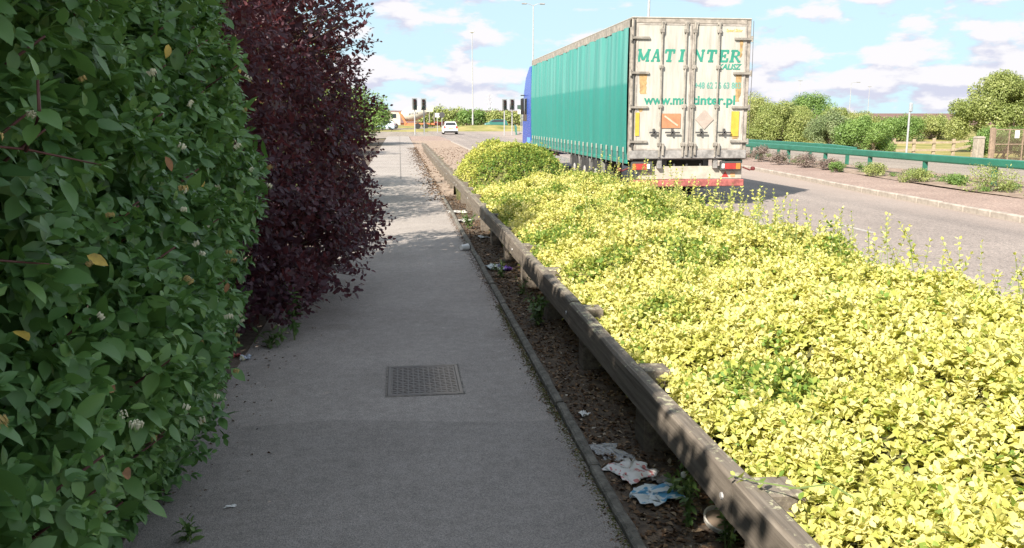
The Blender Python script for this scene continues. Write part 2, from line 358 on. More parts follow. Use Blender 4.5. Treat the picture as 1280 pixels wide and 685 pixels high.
me.materials.append(plain('sunlit_dry_soil', (0.2, 0.145, 0.11), 0.98, scale=7, bump=1.0, bscale=50, col2=(0.4, 0.31, 0.24), thr=(0.35, 0.7)))  # far bed: paler for dry litter, with a sunlit look put into the colour
cyy = np.zeros(len(me.polygons)*3); me.polygons.foreach_get('center', cyy); me.polygons.foreach_set('material_index', (cyy.reshape(-1, 3)[:, 1] > 18.6 + 0*cyy[0]).astype(np.int32))
def bed_z(x, y):
    P = np.array([[x, y, 0.0]]); return float(-0.012 + 0.05*(fbm(P*3.1, 5)-0.5)[0] + 0.03*(fbm(P*14, 9)-0.5)[0])
# road: one sheet to the junction and beyond, then the crossing road
b = MB(); b.add([(4.0, -40, ZR), (17, -40, ZR), (17, 300, ZR), (4.0, 300, ZR)], [(0, 1, 2, 3)]); tag(b.build('road', M['road']), kind='structure')
b = MB(); b.add([(-70, 66, ZR+0.004), (4.0, 84, ZR+0.004), (4.0, 121, ZR+0.004), (-70, 168, ZR+0.004)], [(0, 1, 2, 3)])
b.add([(-70, 146, ZR+0.005), (80, 146, ZR+0.005), (80, 166, ZR+0.005), (-70, 166, ZR+0.005)], [(0, 1, 2, 3)])
tag(b.build('crossing_road', M['opp']), kind='structure')
b = MB(); b.add([(17.0, -40, ZR+0.004), (24.6, -40, ZR+0.004), (24.6, 300, ZR+0.004), (17.0, 300, ZR+0.004)], [(0, 1, 2, 3)]); tag(b.build('opposite_carriageway', M['opp']), kind='structure')
# left kerb of the road
lk = tag(thing('road_kerb', None, None), kind='structure')
kb = MB(); kb.box(0, 0.15, 0.006, 0.909, -0.3, 0.0, 0.012); kme = None
for k in range(30):
    if kme is None: o = kb.build('kerbstone', M['kerb'], lk); kme = o.data
    else: o = link('kerbstone', kme, None, lk)
    o.location = (3.85, 40+k*0.915, -0.075 + 0.006*random.uniform(-1, 1))
b = MB(); b.box(3.85, 4.0, -40, 39.98, -0.3, -0.078); b.build('kerb_run', M['kerb'], lk)
# concrete verge at the junction end
b = MB(); b.box(0.92, 3.84, 66, 84, -0.3, -0.03, 0.0); tag(b.build('pavement_corner', M['median']), kind='structure')
# median island: kerb polyline, red paving, soil
MK = [(10.75, -40), (10.9, 12), (11.55, 20), (12.5, 28), (13.4, 38), (13.9, 50), (14.0, 92)]
def mkx(y):
    return float(np.interp(y, [q[1] for q in MK], [q[0] for q in MK]))
b = MB(); yy = [-40, 0, 8, 12, 16, 20, 24, 28, 33, 38, 44, 50, 92]
ring = [[(mkx(y)+0.13, y, -0.3), (mkx(y)+0.13, y, -0.085), (max(mkx(y)+1.95, 13.4), y, -0.07), (max(mkx(y)+1.95, 13.4), y, -0.3)] for y in yy]
b.rings(ring, True); tag(b.build('median_paving', M['median']), kind='structure')
gy = np.linspace(-10, 92, 160); rows = []
for y in gy:
    x0 = max(mkx(y)+1.95, 13.4)+0.001; rows.append([(x0+(16.9-x0)*t, y) for t in np.linspace(0, 1, 14)])
P = np.array([(x, y, 0) for r_ in rows for x, y in r_]); P[:, 2] = -0.05 + 0.08*(fbm(P*1.6, 21)-0.5); idx = np.arange(len(P)).reshape(len(gy), 14)
me = bpy.data.meshes.new('median_soil'); me.from_pydata(P.tolist(), [], np.stack([idx[:-1, :-1].ravel(), idx[:-1, 1:].ravel(), idx[1:, 1:].ravel(), idx[1:, :-1].ravel()], 1).tolist())
tag(link('median_soil', me, M['msoil']), kind='structure')
mk = tag(thing('median_kerb', None, None), kind='structure')
kb = MB(); kb.box(-0.002, 0.125, 0.008, 0.907, -0.14, 0.12, 0.018); kme = None
y = 4.0
while y < 62:
    x0, x1 = mkx(y), mkx(y+0.915)
    if kme is None: o = kb.build('kerbstone', M['kerb'], mk); kme = o.data
    else: o = link('kerbstone', kme, None, mk)
    o.location = (x0, y, ZR + 0.004*random.uniform(-1, 1)); o.rotation_euler = (0, 0, -math.atan2(x1-x0, 0.915) + 0.004*random.uniform(-1, 1)); y += 0.915*math.cos(math.atan2(x1-x0, 0.915))
b = MB(); b.box(16.9, 17.05, -40, 92, -0.3, -0.08, 0.01); tag(b.build('far_median_kerb', M['kerb']), kind='structure')
# footpath strip beyond the opposite carriageway
b = MB(); b.box(24.6, 26.2, -40, 140, -0.35, -0.1, 0.0); tag(b.build('far_pavement', M['opp']), kind='structure')
# lane dashes and other paint
ld = tag(thing('lane_markings', None, None), kind='structure')
dm = MB(); dm.add([(-0.055, 0, 0), (0.055, 0, 0), (0.055, 1.75, 0), (-0.055, 1.75, 0)], [(0, 1, 2, 3)]); dme = None
for k in range(-4, 16):
    if dme is None: o = dm.build('dash', M['mark'], ld); dme = o.data
    else: o = link('dash', dme, None, ld)
    o.location = (7.68, 13.05 + 5.95*k, ZR+0.004)
b = MB(); b.add([(4.05, 94, 0), (13.6, 94, 0), (13.6, 94.4, 0), (4.05, 94.4, 0)], [(0, 1, 2, 3)]); o = b.build('stop_line', M['mark'], ld); o.location = (0, 0, ZR+0.006)
# edging along the path
pe = tag(thing('path_edging', None, None), kind='structure')
variants = []
for k in range(3):
    eb = MB(); n_ = 7; rs = []
    for i in range(n_):
        yy_ = 0.004 + 0.906*i/(n_-1); j = lambda: random.uniform(-0.003, 0.003)
        t_ = 0.038 + j()*1.3
        rs.append([(0.0+j(), yy_, -0.15), (0.0+j(), yy_, t_-0.01), (0.010+j(), yy_, t_), (0.042+j(), yy_, t_), (0.053+j(), yy_, t_-0.012), (0.053, yy_, -0.15)])
    o = None; eb.rings(rs, True); variants.append(eb)
vm = []
y = 0.1; k = 0
while y < 17.6:
    if k < 3: o = variants[k].build('edging_stone', M['edging'], pe); vm.append(o.data)
    else: o = link('edging_stone', vm[random.randrange(3)], None, pe)
    o.location = (0.861 + random.uniform(-0.004, 0.004), y, random.uniform(-0.006, 0.006)); o.rotation_euler = (random.uniform(-0.006, 0.006), 0, random.uniform(-0.006, 0.006)); y += 0.914; k += 1

# inspection cover in the path
ic = thing('inspection_cover', 'rectangular metal inspection cover with tread pattern set in the grey footpath', 'manhole cover', (-0.11, 5.0, 0))
b = MB(); b.box(0, 0.46, 0, 0.022, -0.05, 0.007, 0.003); b.box(0, 0.46, 0.6, 0.622, -0.05, 0.007, 0.003); b.box(0, 0.022, 0.0225, 0.5995, -0.05, 0.0065, 0.003); b.box(0.438, 0.46, 0.0225, 0.5995, -0.05, 0.0065, 0.003)
cm, n, l, p = mat_new('worn_iron'); p.inputs['Roughness'].default_value = 0.6; p.inputs['Metallic'].default_value = 0.25
t = n.new('ShaderNodeTexCoord'); s_ = n.new('ShaderNodeSeparateXYZ'); l.new(t.outputs['Object'], s_.inputs[0])
q = n.new('ShaderNodeTexNoise'); q.inputs['Scale'].default_value = 9; q.inputs['Detail'].default_value = 5; l.new(t.outputs['Object'], q.inputs['Vector'])
ma = n.new('ShaderNodeMath'); ma.operation = 'MULTIPLY_ADD'; l.new(q.outputs[0], ma.inputs[0]); ma.inputs[1].default_value = 0.25; l.new(s_.outputs[0], ma.inputs[2])
rr = n.new('ShaderNodeValToRGB'); rr.color_ramp.elements[0].position = 0.33; rr.color_ramp.elements[0].color = (0.17, 0.152, 0.14, 1); rr.color_ramp.elements[1].position = 0.5; rr.color_ramp.elements[1].color = (0.27, 0.23, 0.195, 1)
l.new(ma.outputs[0], rr.inputs[0]); l.new(rr.outputs[0], p.inputs['Base Color'])
b.build('frame', cm, ic)
jb = MB(); g_ = 0.012
for (x0, x1, y0, y1) in ((-g_, 0.46+g_, -g_, -0.002), (-g_, 0.46+g_, 0.624, 0.622+g_), (-g_, -0.002, -0.0015, 0.6235), (0.462, 0.46+g_, -0.0015, 0.6235)): jb.box(x0, x1, y0, y1, -0.03, 0.0045)
jb.build('bedding', plain('old_mortar', (0.21, 0.19, 0.17), 0.95, var=0.4, scale=22, bump=0.8, bscale=80), ic)
b = MB(); b.box(0.026, 0.434, 0.026, 0.596, -0.04, 0.004); b.build('plate', cm, ic)
b = MB()
for i in range(12):
    for j in range(15):
        cx_, cy_ = 0.046 + i*0.0335, 0.045 + j*0.0375
        a_ = 0.55 if (i+j) % 2 else -0.55
        dx, dy = 0.0135*math.cos(a_), 0.0135*math.sin(a_)
        b.bar((cx_-dx, cy_-dy, 0.0052), (cx_+dx, cy_+dy, 0.0052), 0.0075, 0.005)
tag(b.build('tread', cm, ic), kind='stuff')

# ------------------------------------------------------------------ leaves
def leaf_tpl(kind='full', wid=0.5, fold=0.12, curl=0.12):
    """unit leaf along +Y, normal +Z"""
    if kind == 'full':
        rows = [(0.22, 0.80), (0.5, 1.0), (0.78, 0.62)]
        v = [(0, 0, 0)]
        for t, k in rows: 
            zc = -curl*(t**2)
            v += [(-wid/2*k, t, zc+fold*k*wid), (0, t, zc), (wid/2*k, t, zc+fold*k*wid)]
        v.append((0, 1, -curl*1.15)); f = [(0, 2, 1), (0, 3, 2)]
        for r_ in range(2):
            a = 1+3*r_; f += [(a, a+1, a+4, a+3), (a+1, a+2, a+5, a+4)]
        f += [(7, 8, 10), (8, 9, 10)]
    elif kind == 'mid':
        v = [(0, 0, 0), (-wid*0.47, 0.36, fold*wid), (0, 0.45, -curl*0.2), (wid*0.47, 0.36, fold*wid), (-wid*0.42, 0.74, fold*wid*0.8-curl*0.5), (wid*0.42, 0.74, fold*wid*0.8-curl*0.5), (0, 1, -curl)]
        f = [(0, 2, 1), (0, 3, 2), (1, 2, 6, 4), (2, 3, 5, 6)]
    else:
        v = [(0, 0, 0), (-wid/2, 0.5, fold*wid), (0, 1, -curl), (wid/2, 0.5, fold*wid)]; f = [(0, 3, 2, 1)]
    return np.array(v, float), f
def nrm(a): return a/np.maximum(np.linalg.norm(a, axis=1, keepdims=True), 1e-9)
def leaf_frames(d, n):
    d = nrm(d); r_ = nrm(np.cross(d, n)); return r_, d, np.cross(r_, d)
def leaf_mesh(name, tpl, pos, d, nn, size, tint, smooth=True):
    V, F = tpl; r_, d, n_ = leaf_frames(d, nn); nl = len(pos)
    P = pos[:, None, :] + size[:, None, None]*(r_[:, None, :]*V[None, :, 0:1] + d[:, None, :]*V[None, :, 1:2] + n_[:, None, :]*V[None, :, 2:3])
    nv = len(V); me = bpy.data.meshes.new(name)
    me.vertices.add(nl*nv); me.vertices.foreach_set('co', P.astype(np.float32).ravel())
    lens = [len(f) for f in F]; flat = np.concatenate([np.array(f) for f in F]); nf = len(F)
    loops = (flat[None, :] + (np.arange(nl)*nv)[:, None]).ravel().astype(np.int32)
    me.loops.add(len(loops)); me.loops.foreach_set('vertex_index', loops)
    st = np.concatenate([[0], np.cumsum(lens)[:-1]]); starts = (st[None, :] + (np.arange(nl)*len(flat))[:, None]).ravel().astype(np.int32)
    me.polygons.add(nl*nf); me.polygons.foreach_set('loop_start', starts)
    if smooth: me.polygons.foreach_set('use_smooth', np.ones(nl*nf, bool))
    me.update(calc_edges=True)
    at = me.attributes.new('tint', 'FLOAT', 'POINT'); at.data.foreach_set('value', np.repeat(tint, nv).astype(np.float32))
    return me
def project(P):
    Q = P - CAM; z = Q @ c_f
    return 640 + 1070*(Q @ c_r)/z, 342.5 - 1070*(Q @ c_u)/z, z
def pick_largest(pos, d, nn, size, wid, k=300, cell=7.0):
    """leaves that show largest in the photograph's view: nearest per small cell of the view, then by projected area"""
    c = pos + nrm(d)*size[:, None]*0.5
    x, y, z = project(c); r_, dd, n_ = leaf_frames(d, nn)
    ok = (x > 4) & (x < 1276) & (y > 4) & (y < 681) & (z > 0.4)
    key = (x//cell).astype(int)*1000 + (y//cell).astype(int)
    order = np.argsort(z); seen = {}; vis = np.zeros(len(pos), bool)
    for i in order:
        if ok[i] and key[i] not in seen: seen[key[i]] = 1; vis[i] = True
    view = nrm(c - CAM); area = (size*1070/z)**2*wid*np.abs((n_*view).sum(1))
    area = np.where(vis, area, -1); return np.argsort(-area)[:k]
def leaf_parts(root, tpl, mat, pos, d, nn, size, tint, sel, nvar=5):
    """each picked leaf an object of its own; a few shared meshes"""
    r_, d, n_ = leaf_frames(d, nn); qs = np.quantile(tint[sel], np.linspace(0.1, 0.9, nvar)); mes = []
    for q_ in qs:
        me = leaf_mesh('leaf', tpl, np.zeros((1, 3)), np.array([[0, 1.0, 0]]), np.array([[0, 0, 1.0]]), np.ones(1), np.array([q_])); me.materials.append(mat); mes.append(me)
    for i in sel:
        o = bpy.data.objects.new('leaf', mes[int(np.argmin(np.abs(qs-tint[i])))]); COL.objects.link(o); o.parent = root
        s_ = float(size[i]); m4 = Matrix.Identity(4)
        for k_, vec in enumerate((r_[i], d[i], n_[i])):
            for a_ in range(3): m4[a_][k_] = vec[a_]*s_
        m4.translation = Vector(pos[i] - np.array(root.location)); o.matrix_local = m4
def foliage(root, name, tpl, mat, pos, d, nn, size, tint, kind='stuff'):
    me = leaf_mesh(name, tpl, pos - np.array(root.location), d, nn, size, tint); me.materials.append(mat)
    o = bpy.data.objects.new(name, me); COL.objects.link(o); o.parent = root; tag(o, kind=kind); return o

def rand_dirs(n):
    a = rng.normal(size=(n, 3)); return nrm(a)
def shoots(base, axis, nodes, spacing, leaf, spread=0.9, droop=0.25, upn=0.6, taper=0.55, pair=True, jit=0.25):
    """opposite leaf pairs along shoots. base (n,3) tip positions, axis (n,3). returns pos,dir,normal,size"""
    n_ = len(base); axis = nrm(axis); ref = rand_dirs(n_); a = nrm(np.cross(axis, ref)); b_ = np.cross(axis, a)
    ps, ds, ns, ss = [], [], [], []
    lf = leaf if isinstance(leaf, np.ndarray) else np.full(n_, leaf)
    for k in range(nodes):
        fk = 1.0 - (1-taper)*(1 - k/max(nodes-1, 1))          # tip leaves smaller
        p_ = base - axis*(k*spacing)[:, None] if isinstance(spacing, np.ndarray) else base - axis*(k*spacing)
        side = a if k % 2 == 0 else b_
        for sg in ((1, -1) if pair else ((1,) if k % 2 else (-1,))):
            op = 0.35 + 0.65*(k/max(nodes-1, 1))
            dd = nrm(side*sg*spread*op + axis*(1.15-op) + rng.normal(size=(n_, 3))*jit + np.array([0, 0, -droop])*op)
            nn = nrm(axis*0.6 + np.array([0, 0, upn]) + rng.normal(size=(n_, 3))*jit)
            ps.append(p_ + dd*0.004); ds.append(dd); ns.append(nn); ss.append(lf*fk*rng.uniform(0.75, 1.15, n_))
    return np.concatenate(ps), np.concatenate(ds), np.concatenate(ns), np.concatenate(ss)

# ------------------------------------------------------------------ dogwood on the left
M['dogwood'] = leafmat('dogwood_leaf', [(0.0, (0.05, 0.115, 0.044)), (0.35, (0.076, 0.17, 0.052)), (0.7, (0.12, 0.24, 0.066)), (1.0, (0.23, 0.36, 0.11)), ], trans=(0.16, 0.3, 0.04), tfac=0.25, rough=0.42, spec=0.45, jitter=0.3)
dog = thing('dogwood_shrub', 'tall green dogwood hedge with broad leaves and small cream flowers along left of path', 'shrub', (-1.6, 2.5, 0))
def dog_x(y, z):
    P = np.stack([y*1.3, z*1.3, 0*y], 1)
    prof = np.interp(z, [0, 0.25, 0.7, 1.3, 2.0, 2.6, 3.1, 3.5], [-1.1, -0.95, -0.82, -0.77, -0.82, -0.92, -1.15, -1.7])
    end = -0.9*sstep(y, 4.9, 6.3)
    return prof + end + 0.36*(fbm(P, 31)-0.5) + 0.14*(vnoise(P*3.3, 37)-0.5)
def dog_sample(n_, y0, y1, dep):
    y = rng.uniform(y0, y1, n_); z = 3.3*rng.uniform(0, 1, n_)**0.9 + 0.03
    de = np.minimum(rng.exponential(dep, n_), 1.2)
    P = np.stack([dog_x(y, z)-de, y, z], 1)
    ax = np.stack([0.8*np.ones(n_), -0.25+0*y, 0.35+0.25*(z-1.0)], 1) + rng.normal(size=(n_, 3))*0.45
    return P, ax, de
P, ax, de = dog_sample(5600, 1.0, 6.0, 0.14)
lsz = 0.052+0.052*rng.random(len(P))**1.2
pos, d, nn, size = shoots(P, ax, 4, 0.026, lsz, spread=1.0, droop=0.42, upn=0.75, taper=0.5, jit=0.42)
tint = np.clip(0.05 + 0.75*fbm(pos*1.4, 41) - 0.1, 0, 0.75); kk = np.tile(np.repeat(np.arange(4), 2)[:, None], (1, len(P))).ravel()
tint = np.where(kk == 0, tint+0.14, tint); tint = np.clip(tint, 0, 0.85)
tplD = leaf_tpl('full', 0.56, 0.10, 0.14)
# two long side twigs reaching towards the camera
stem_pts = [[(-1.25, 1.75, 1.60), (-1.02, 1.86, 1.615), (-0.80, 1.98, 1.585), (-0.68, 2.08, 1.545)], [(-1.2, 1.75, 1.30), (-1.02, 1.85, 1.345), (-0.86, 1.93, 1.352), (-0.77, 1.97, 1.335)],
            [(-0.80, 1.98, 1.58), (-0.76, 1.97, 1.66), (-0.755, 1.965, 1.73)]]
b = MB()
for s_ in stem_pts: b.tube(s_, [0.005, 0.004, 0.003, 0.002][:len(s_)], 6)
for i in range(70):
    y = random.uniform(1.0, 5.6); z = random.uniform(0.2, 2.7); x = float(dog_x(np.array([y]), np.array([z]))[0])
    b.tube([(x-0.55, y+random.uniform(-.2, .2), max(0.02, z-0.5)), (x-0.25, y+random.uniform(-.1, .1), z-0.16), (x-0.02, y, z)], [0.008, 0.006, 0.003], 5)
for i in range(26):
    y = random.uniform(0.8, 5.6); b.tube([(-1.7+random.uniform(-.3, .3), y, 0), (-1.5, y+random.uniform(-.2, .2), 0.9), (-1.5+random.uniform(-.4, .3), y+random.uniform(-.4, .4), 2.6)], [0.022, 0.016, 0.006], 6)
b.v = [(v[0]+1.6, v[1]-2.5, v[2]) for v in b.v]; b.build('stems', M['stem_red'], dog, True)
tipP = np.array([s_[-1] for s_ in stem_pts]+[(-0.9, 1.92, 1.59), (-0.88, 1.9, 1.355)]); tipA = np.array([(1.0, 0.5, 0.3), (0.9, 0.3, 0.5), (0.2, -0.2, 1.0), (0.6, 0.3, 0.4), (0.6, 0.2, 0.5)])
p2, d2, n2, s2 = shoots(tipP, tipA, 4, 0.03, 0.085, spread=1.0, droop=0.45, upn=0.8, jit=0.2)
pos = np.concatenate([pos, p2]); d = np.concatenate([d, d2]); nn = np.concatenate([nn, n2]); size = np.concatenate([size, s2]); tint = np.concatenate([tint, np.full(len(p2), 0.6)])
sel = pick_largest(pos, d, nn, size, 0.56); rest = np.setdiff1d(np.arange(len(pos)), sel)
leaf_parts(dog, tplD, M['dogwood'], pos, d, nn, size, tint, sel)
foliage(dog, 'foliage', tplD, M['dogwood'], pos[rest], d[rest], nn[rest], size[rest], tint[rest])
# body of the hedge: back, top and the run behind the camera
n_ = 56000
y = rng.uniform(-3.4, 6.0, n_); z = rng.uniform(0.05, 3.45, n_); P = np.stack([dog_x(y, np.minimum(z, 3.3))-rng.uniform(0.14, 1.75, n_), y, z], 1)
P = P[~((P[:, 1] < 1.0) & (P[:, 0] > -0.95))]
foliage(dog, 'inner_foliage', leaf_tpl('lo', 0.6, 0.1, 0.1), M['dogwood'], P, rand_dirs(len(P))+np.array([0.3, 0, 0.1]), rand_dirs(len(P))+np.array([0, 0, 0.8]), rng.uniform(0.09, 0.15, len(P)), 0.1+0.4*rng.random(len(P)))
# flower clusters (cream) and a few spent yellow-brown ones
fm_c = plain('cream_flower', (0.62, 0.6, 0.44), 0.8); fm_s = plain('spent_flower', (0.36, 0.27, 0.1), 0.9)
ymat = plain('yellowed_leaf', (0.42, 0.3, 0.05), 0.6, var=0.3, scale=20); bmat = plain('brown_leaf', (0.22, 0.11, 0.05), 0.8, var=0.3, scale=20)
fv = []
for q_ in range(2):
    b = MB()
    for i in range(16 if q_ == 0 else 20):
        a_ = random.uniform(0, 6.28); rr_ = 0.02*math.sqrt(random.random()); c_ = (rr_*math.cos(a_), rr_*math.sin(a_), 0.006*random.random() + 0.006*(1-rr_/0.02)); s_ = 0.0042
        b.add([(c_[0]-s_, c_[1], c_[2]), (c_[0], c_[1]-s_, c_[2]), (c_[0]+s_, c_[1], c_[2]), (c_[0], c_[1]+s_, c_[2]), (c_[0], c_[1], c_[2]+s_*0.9), (c_[0], c_[1], c_[2]-0.02)], [(0, 1, 4), (1, 2, 4), (2, 3, 4), (3, 0, 4), (0, 5, 1), (1, 5, 2), (2, 5, 3), (3, 5, 0)])
    fv.append(b)
first = {}
for i in range(90):
    y = random.uniform(1.4, 5.5); z = random.uniform(0.15, 2.6); x = float(dog_x(np.array([y]), np.array([z]))[0]) + 0.015
    q_ = 1 if i % 5 in (0, 2) else 0
    if q_ not in first: o = fv[q_].build('flower_cluster', (fm_c, fm_s)[q_], dog); first[q_] = o.data
    else: o = link('flower_cluster', first[q_], None, dog)
    o.location = (x+1.6, y-2.5, z); o.rotation_euler = (random.uniform(-.5, .5), random.uniform(0.1, 1.1), random.uniform(0, 6)); s_ = random.uniform(0.5, 0.9); o.scale = (s_, s_, s_)
for i in range(16):
    y = random.uniform(1.5, 4.5); z = random.uniform(0.8, 2.5); x = float(dog_x(np.array([y]), np.array([z]))[0])
    tme = leaf_mesh('leaf', tplD, np.zeros((1, 3)), rand_dirs(1)+np.array([[0.4, 0, -0.8]]), np.array([[0.8, -0.6, 0.3]]), np.array([0.055]), np.zeros(1)); tme.materials.append(ymat if i % 3 else bmat)
    o = link('leaf', tme, None, dog); o.location = (x+1.6, y-2.5, z)

# ------------------------------------------------------------------ purple smoke bush
M['smoke'] = leafmat('purple_leaf', [(0.0, (0.034, 0.02, 0.032)), (0.4, (0.054, 0.028, 0.042)), (0.75, (0.085, 0.038, 0.052)), (1.0, (0.15, 0.062, 0.072))], trans=(0.42, 0.09, 0.08), tfac=0.3, rough=0.5, spec=0.4, jitter=0.4)
smk = thing('smoke_bush', 'dark purple smoke bush leaning over left edge of path', 'shrub', (-1.7, 7.8, 0))
ells = [((-1.25, 7.4, 0.75), (0.95, 1.15, 0.85)), ((-1.1, 8.3, 1.45), (0.88, 1.2, 0.95)), ((-1.75, 7.2, 1.9), (1.15, 1.3, 1.1)), ((-1.25, 8.6, 2.4), (0.95, 1.1, 0.9)), ((-1.65, 7.8, 3.0), (1.15, 1.3, 0.85)), ((-0.85, 8.3, 0.65), (0.75, 0.9, 0.5)), ((-1.3, 6.7, 0.4), (0.8, 0.7, 0.42)), ((-1.5, 6.5, 1.4), (0.75, 0.8, 0.9)), ((-1.7, 6.4, 2.4), (0.85, 0.8, 0.9)), ((-1.5, 9.7, 1.5), (0.85, 1.0, 1.5)), ((-1.0, 8.7, 1.75), (0.78, 0.95, 0.75)), ((-0.95, 8.7, 1.1), (0.75, 1.0, 0.6)), ((-1.1, 8.9, 2.7), (0.75, 0.8, 0.7))]
def ell_sample(ells, n_, dep, zmin=0.05):
    wgt = np.array([r_[0]*r_[1]+r_[1]*r_[2]+r_[0]*r_[2] for c_, r_ in ells]); k = rng.choice(len(ells), n_, p=wgt/wgt.sum())
    C_ = np.array([e[0] for e in ells])[k]; R_ = np.array([e[1] for e in ells])[k]; u = rand_dirs(n_)
    sc_ = 1 + 0.62*(fbm(u*2.6 + k[:, None]*5, 51)-0.5) - np.minimum(rng.exponential(dep, n_), 0.6)
    P = C_ + u*R_*sc_[:, None]
    inside = np.zeros(n_, bool)
    for j, (c_, r_) in enumerate(ells):
        q_ = (((P-np.array(c_))/np.array(r_))**2).sum(1); inside |= (q_ < 0.45) & (k != j)
    keep = ~inside & (P[:, 2] > zmin); return P[keep], nrm(u/R_)[keep]
P, u = ell_sample(ells, 8200, 0.09)
ok = ~(P[:, 0] < -2.6) & (rng.random(len(P)) > 0.45*sstep(P[:, 2], 1.9, 2.9)*sstep(P[:, 0], -1.3, -0.5)); P, u = P[ok], u[ok]
ax = nrm(u + np.array([0.1, -0.1, 0.45]) + rng.normal(size=u.shape)*0.35)
extra = []   # loose sprays that break the outline
for i in range(60):
    if i < 22: extra.append((random.uniform(-0.5, -0.12), random.uniform(7.2, 9.2), random.uniform(0.12, 0.9), 0.9, -0.2, -0.15))
    else: extra.append((random.uniform(-0.7, -0.12), random.uniform(7.8, 9.3), random.uniform(1.3, 3.1), 0.75, random.uniform(-.3, .3), random.uniform(0.0, 0.9)))
E_ = np.array(extra)
P = np.concatenate([P, E_[:, :3]]); ax = np.concatenate([ax, nrm(E_[:, 3:])])
pos, d, nn, size = shoots(P, ax, 9, 0.026, rng.uniform(0.05, 0.078, len(P)), spread=1.0, droop=0.05, upn=0.35, taper=0.6, jit=0.3, pair=False)
ok = pos[:, 2] > 0.012; pos, d, nn, size = pos[ok], d[ok], nn[ok], size[ok]
tint = np.clip(0.9*fbm(pos*1.9, 61)-0.12 + 0.10*sstep(pos[:, 2], 1.6, 2.8), 0, 0.8)  # upper leaves tinted brighter, putting sunlight on the crown into the colour
tplS = leaf_tpl('mid', 0.6, 0.08, 0.1)
sel = pick_largest(pos, d, nn, size, 0.6, cell=6); rest = np.setdiff1d(np.arange(len(pos)), sel)
leaf_parts(smk, tplS, M['smoke'], pos, d, nn, size, tint, sel)
foliage(smk, 'foliage', tplS, M['smoke'], pos[rest], d[rest], nn[rest], size[rest], tint[rest])
n_ = 9000; u = rand_dirs(n_); k = rng.integers(0, len(ells), n_); P = np.array([e[0] for e in ells])[k] + u*np.array([e[1] for e in ells])[k]*(rng.random(n_)**0.4*0.88)[:, None]; P = P[(P[:, 2] > 0.1)]
foliage(smk, 'inner_foliage', leaf_tpl('lo', 0.7, 0.1, 0.1), M['smoke'], P, rand_dirs(len(P)), rand_dirs(len(P)), rng.uniform(0.07, 0.11, len(P)), 0.3*rng.random(len(P)))
b = MB()
for i in range(40):
    c_, r_ = random.choice(ells); e_ = (c_[0]+random.uniform(-.6, .6)*r_[0], c_[1]+random.uniform(-.6, .6)*r_[1], c_[2]+random.uniform(0, .7)*r_[2])
    s0 = (-1.8+random.uniform(-.3, .3), 7.8+random.uniform(-.6, .6), 0); m_ = ((s0[0]+e_[0])/2+random.uniform(-.15, .15), (s0[1]+e_[1])/2, e_[2]*0.45)
    b.tube([s0, m_, e_], [0.025, 0.016, 0.005], 6)
for e_ in E_:
    tip = np.array(e_[:3]); a_ = e_[3:]/np.linalg.norm(e_[3:]); b.tube([tip-a_*0.5+np.array([-.12, 0, -.05]), tip-a_*0.24, tip], [0.005, 0.004, 0.002], 5)
b.v = [(v[0]+1.7, v[1]-7.8, v[2]) for v in b.v]; b.build('stems', M['stem'], smk, True)

# ------------------------------------------------------------------ euonymus hedge between the rail and the road
M['euon'] = leafmat('golden_leaf', [(0.0, (0.05, 0.13, 0.03)), (0.22, (0.15, 0.26, 0.05)), (0.42, (0.48, 0.5, 0.12)), (0.7, (0.69, 0.65, 0.23)), (1.0, (0.78, 0.74, 0.38))], trans=(0.6, 0.6, 0.08), tfac=0.36, rough=0.5, spec=0.25, jitter=0.34)
def hedge_top(x, y):
    P = np.stack([x*1.7, y*1.1, 0*x], 1)
    h = np.interp(y, [0, 3, 6, 8, 11, 14, 16.5], [0.72, 0.72, 0.68, 0.70, 0.71, 0.68, 0.58])
    prof = np.interp(x, [1.19, 1.26, 1.5, 2.1, 2.8, 3.3, 3.6, 3.82], [0.3, 0.54, 0.72, 0.9, 1.0, 0.98, 0.72, 0.12])
    return h*prof*(1 + 0.0*x) + 0.34*(fbm(P, 71)-0.5)*sstep(x, 1.2, 1.7) + 0.10*(vnoise(P*4, 73)-0.5)
def hedge_green(P):
    g = fbm(P*np.array([1.7, 1.3, 1.7])+3.3, 81, 4) + 0.16*(vnoise(P*7.0, 85)-0.5) + 0.05*sstep(P[:, 2], 0.8, 1.0) + 0.03*sstep(P[:, 1], 6, 9) + 0.15*sstep(2.75-P[:, 1], 0, 0.5)
    return (rng.random(len(P)) < 0.92*sstep(g, 0.535, 0.68)).astype(float)
def core_sheet(root, f, x0, x1, y0, y1, off, loc):  # dark solid sheet added under the leaves to stop see-through, not modelled twigs
    gx = np.linspace(x0, x1, 40); gy = np.linspace(y0, y1, int((y1-y0)*12)); X, Y = np.meshgrid(gx, gy)
    Z = np.maximum(f(X.ravel(), Y.ravel())-off, -0.05); P = np.stack([X.ravel(), Y.ravel(), Z], 1) - np.array(loc); idx = np.arange(len(P)).reshape(X.shape)
    me = bpy.data.meshes.new('core_fill'); me.from_pydata(P.tolist(), [], np.stack([idx[:-1, :-1].ravel(), idx[:-1, 1:].ravel(), idx[1:, 1:].ravel(), idx[1:, :-1].ravel()], 1).tolist())
    return link('core_fill', me, M['core'], root)
eu = thing('euonymus_hedge', 'long low golden variegated euonymus hedge between the timber rail and the road', 'hedge', (2.5, 8, 0))
core_sheet(eu, hedge_top, 1.36, 3.8, 0.6, 15.6, 0.13, eu.location)
tplN = leaf_tpl('mid', 0.66, 0.10, 0.14); tplF = leaf_tpl('lo', 0.8, 0.12, 0.14)
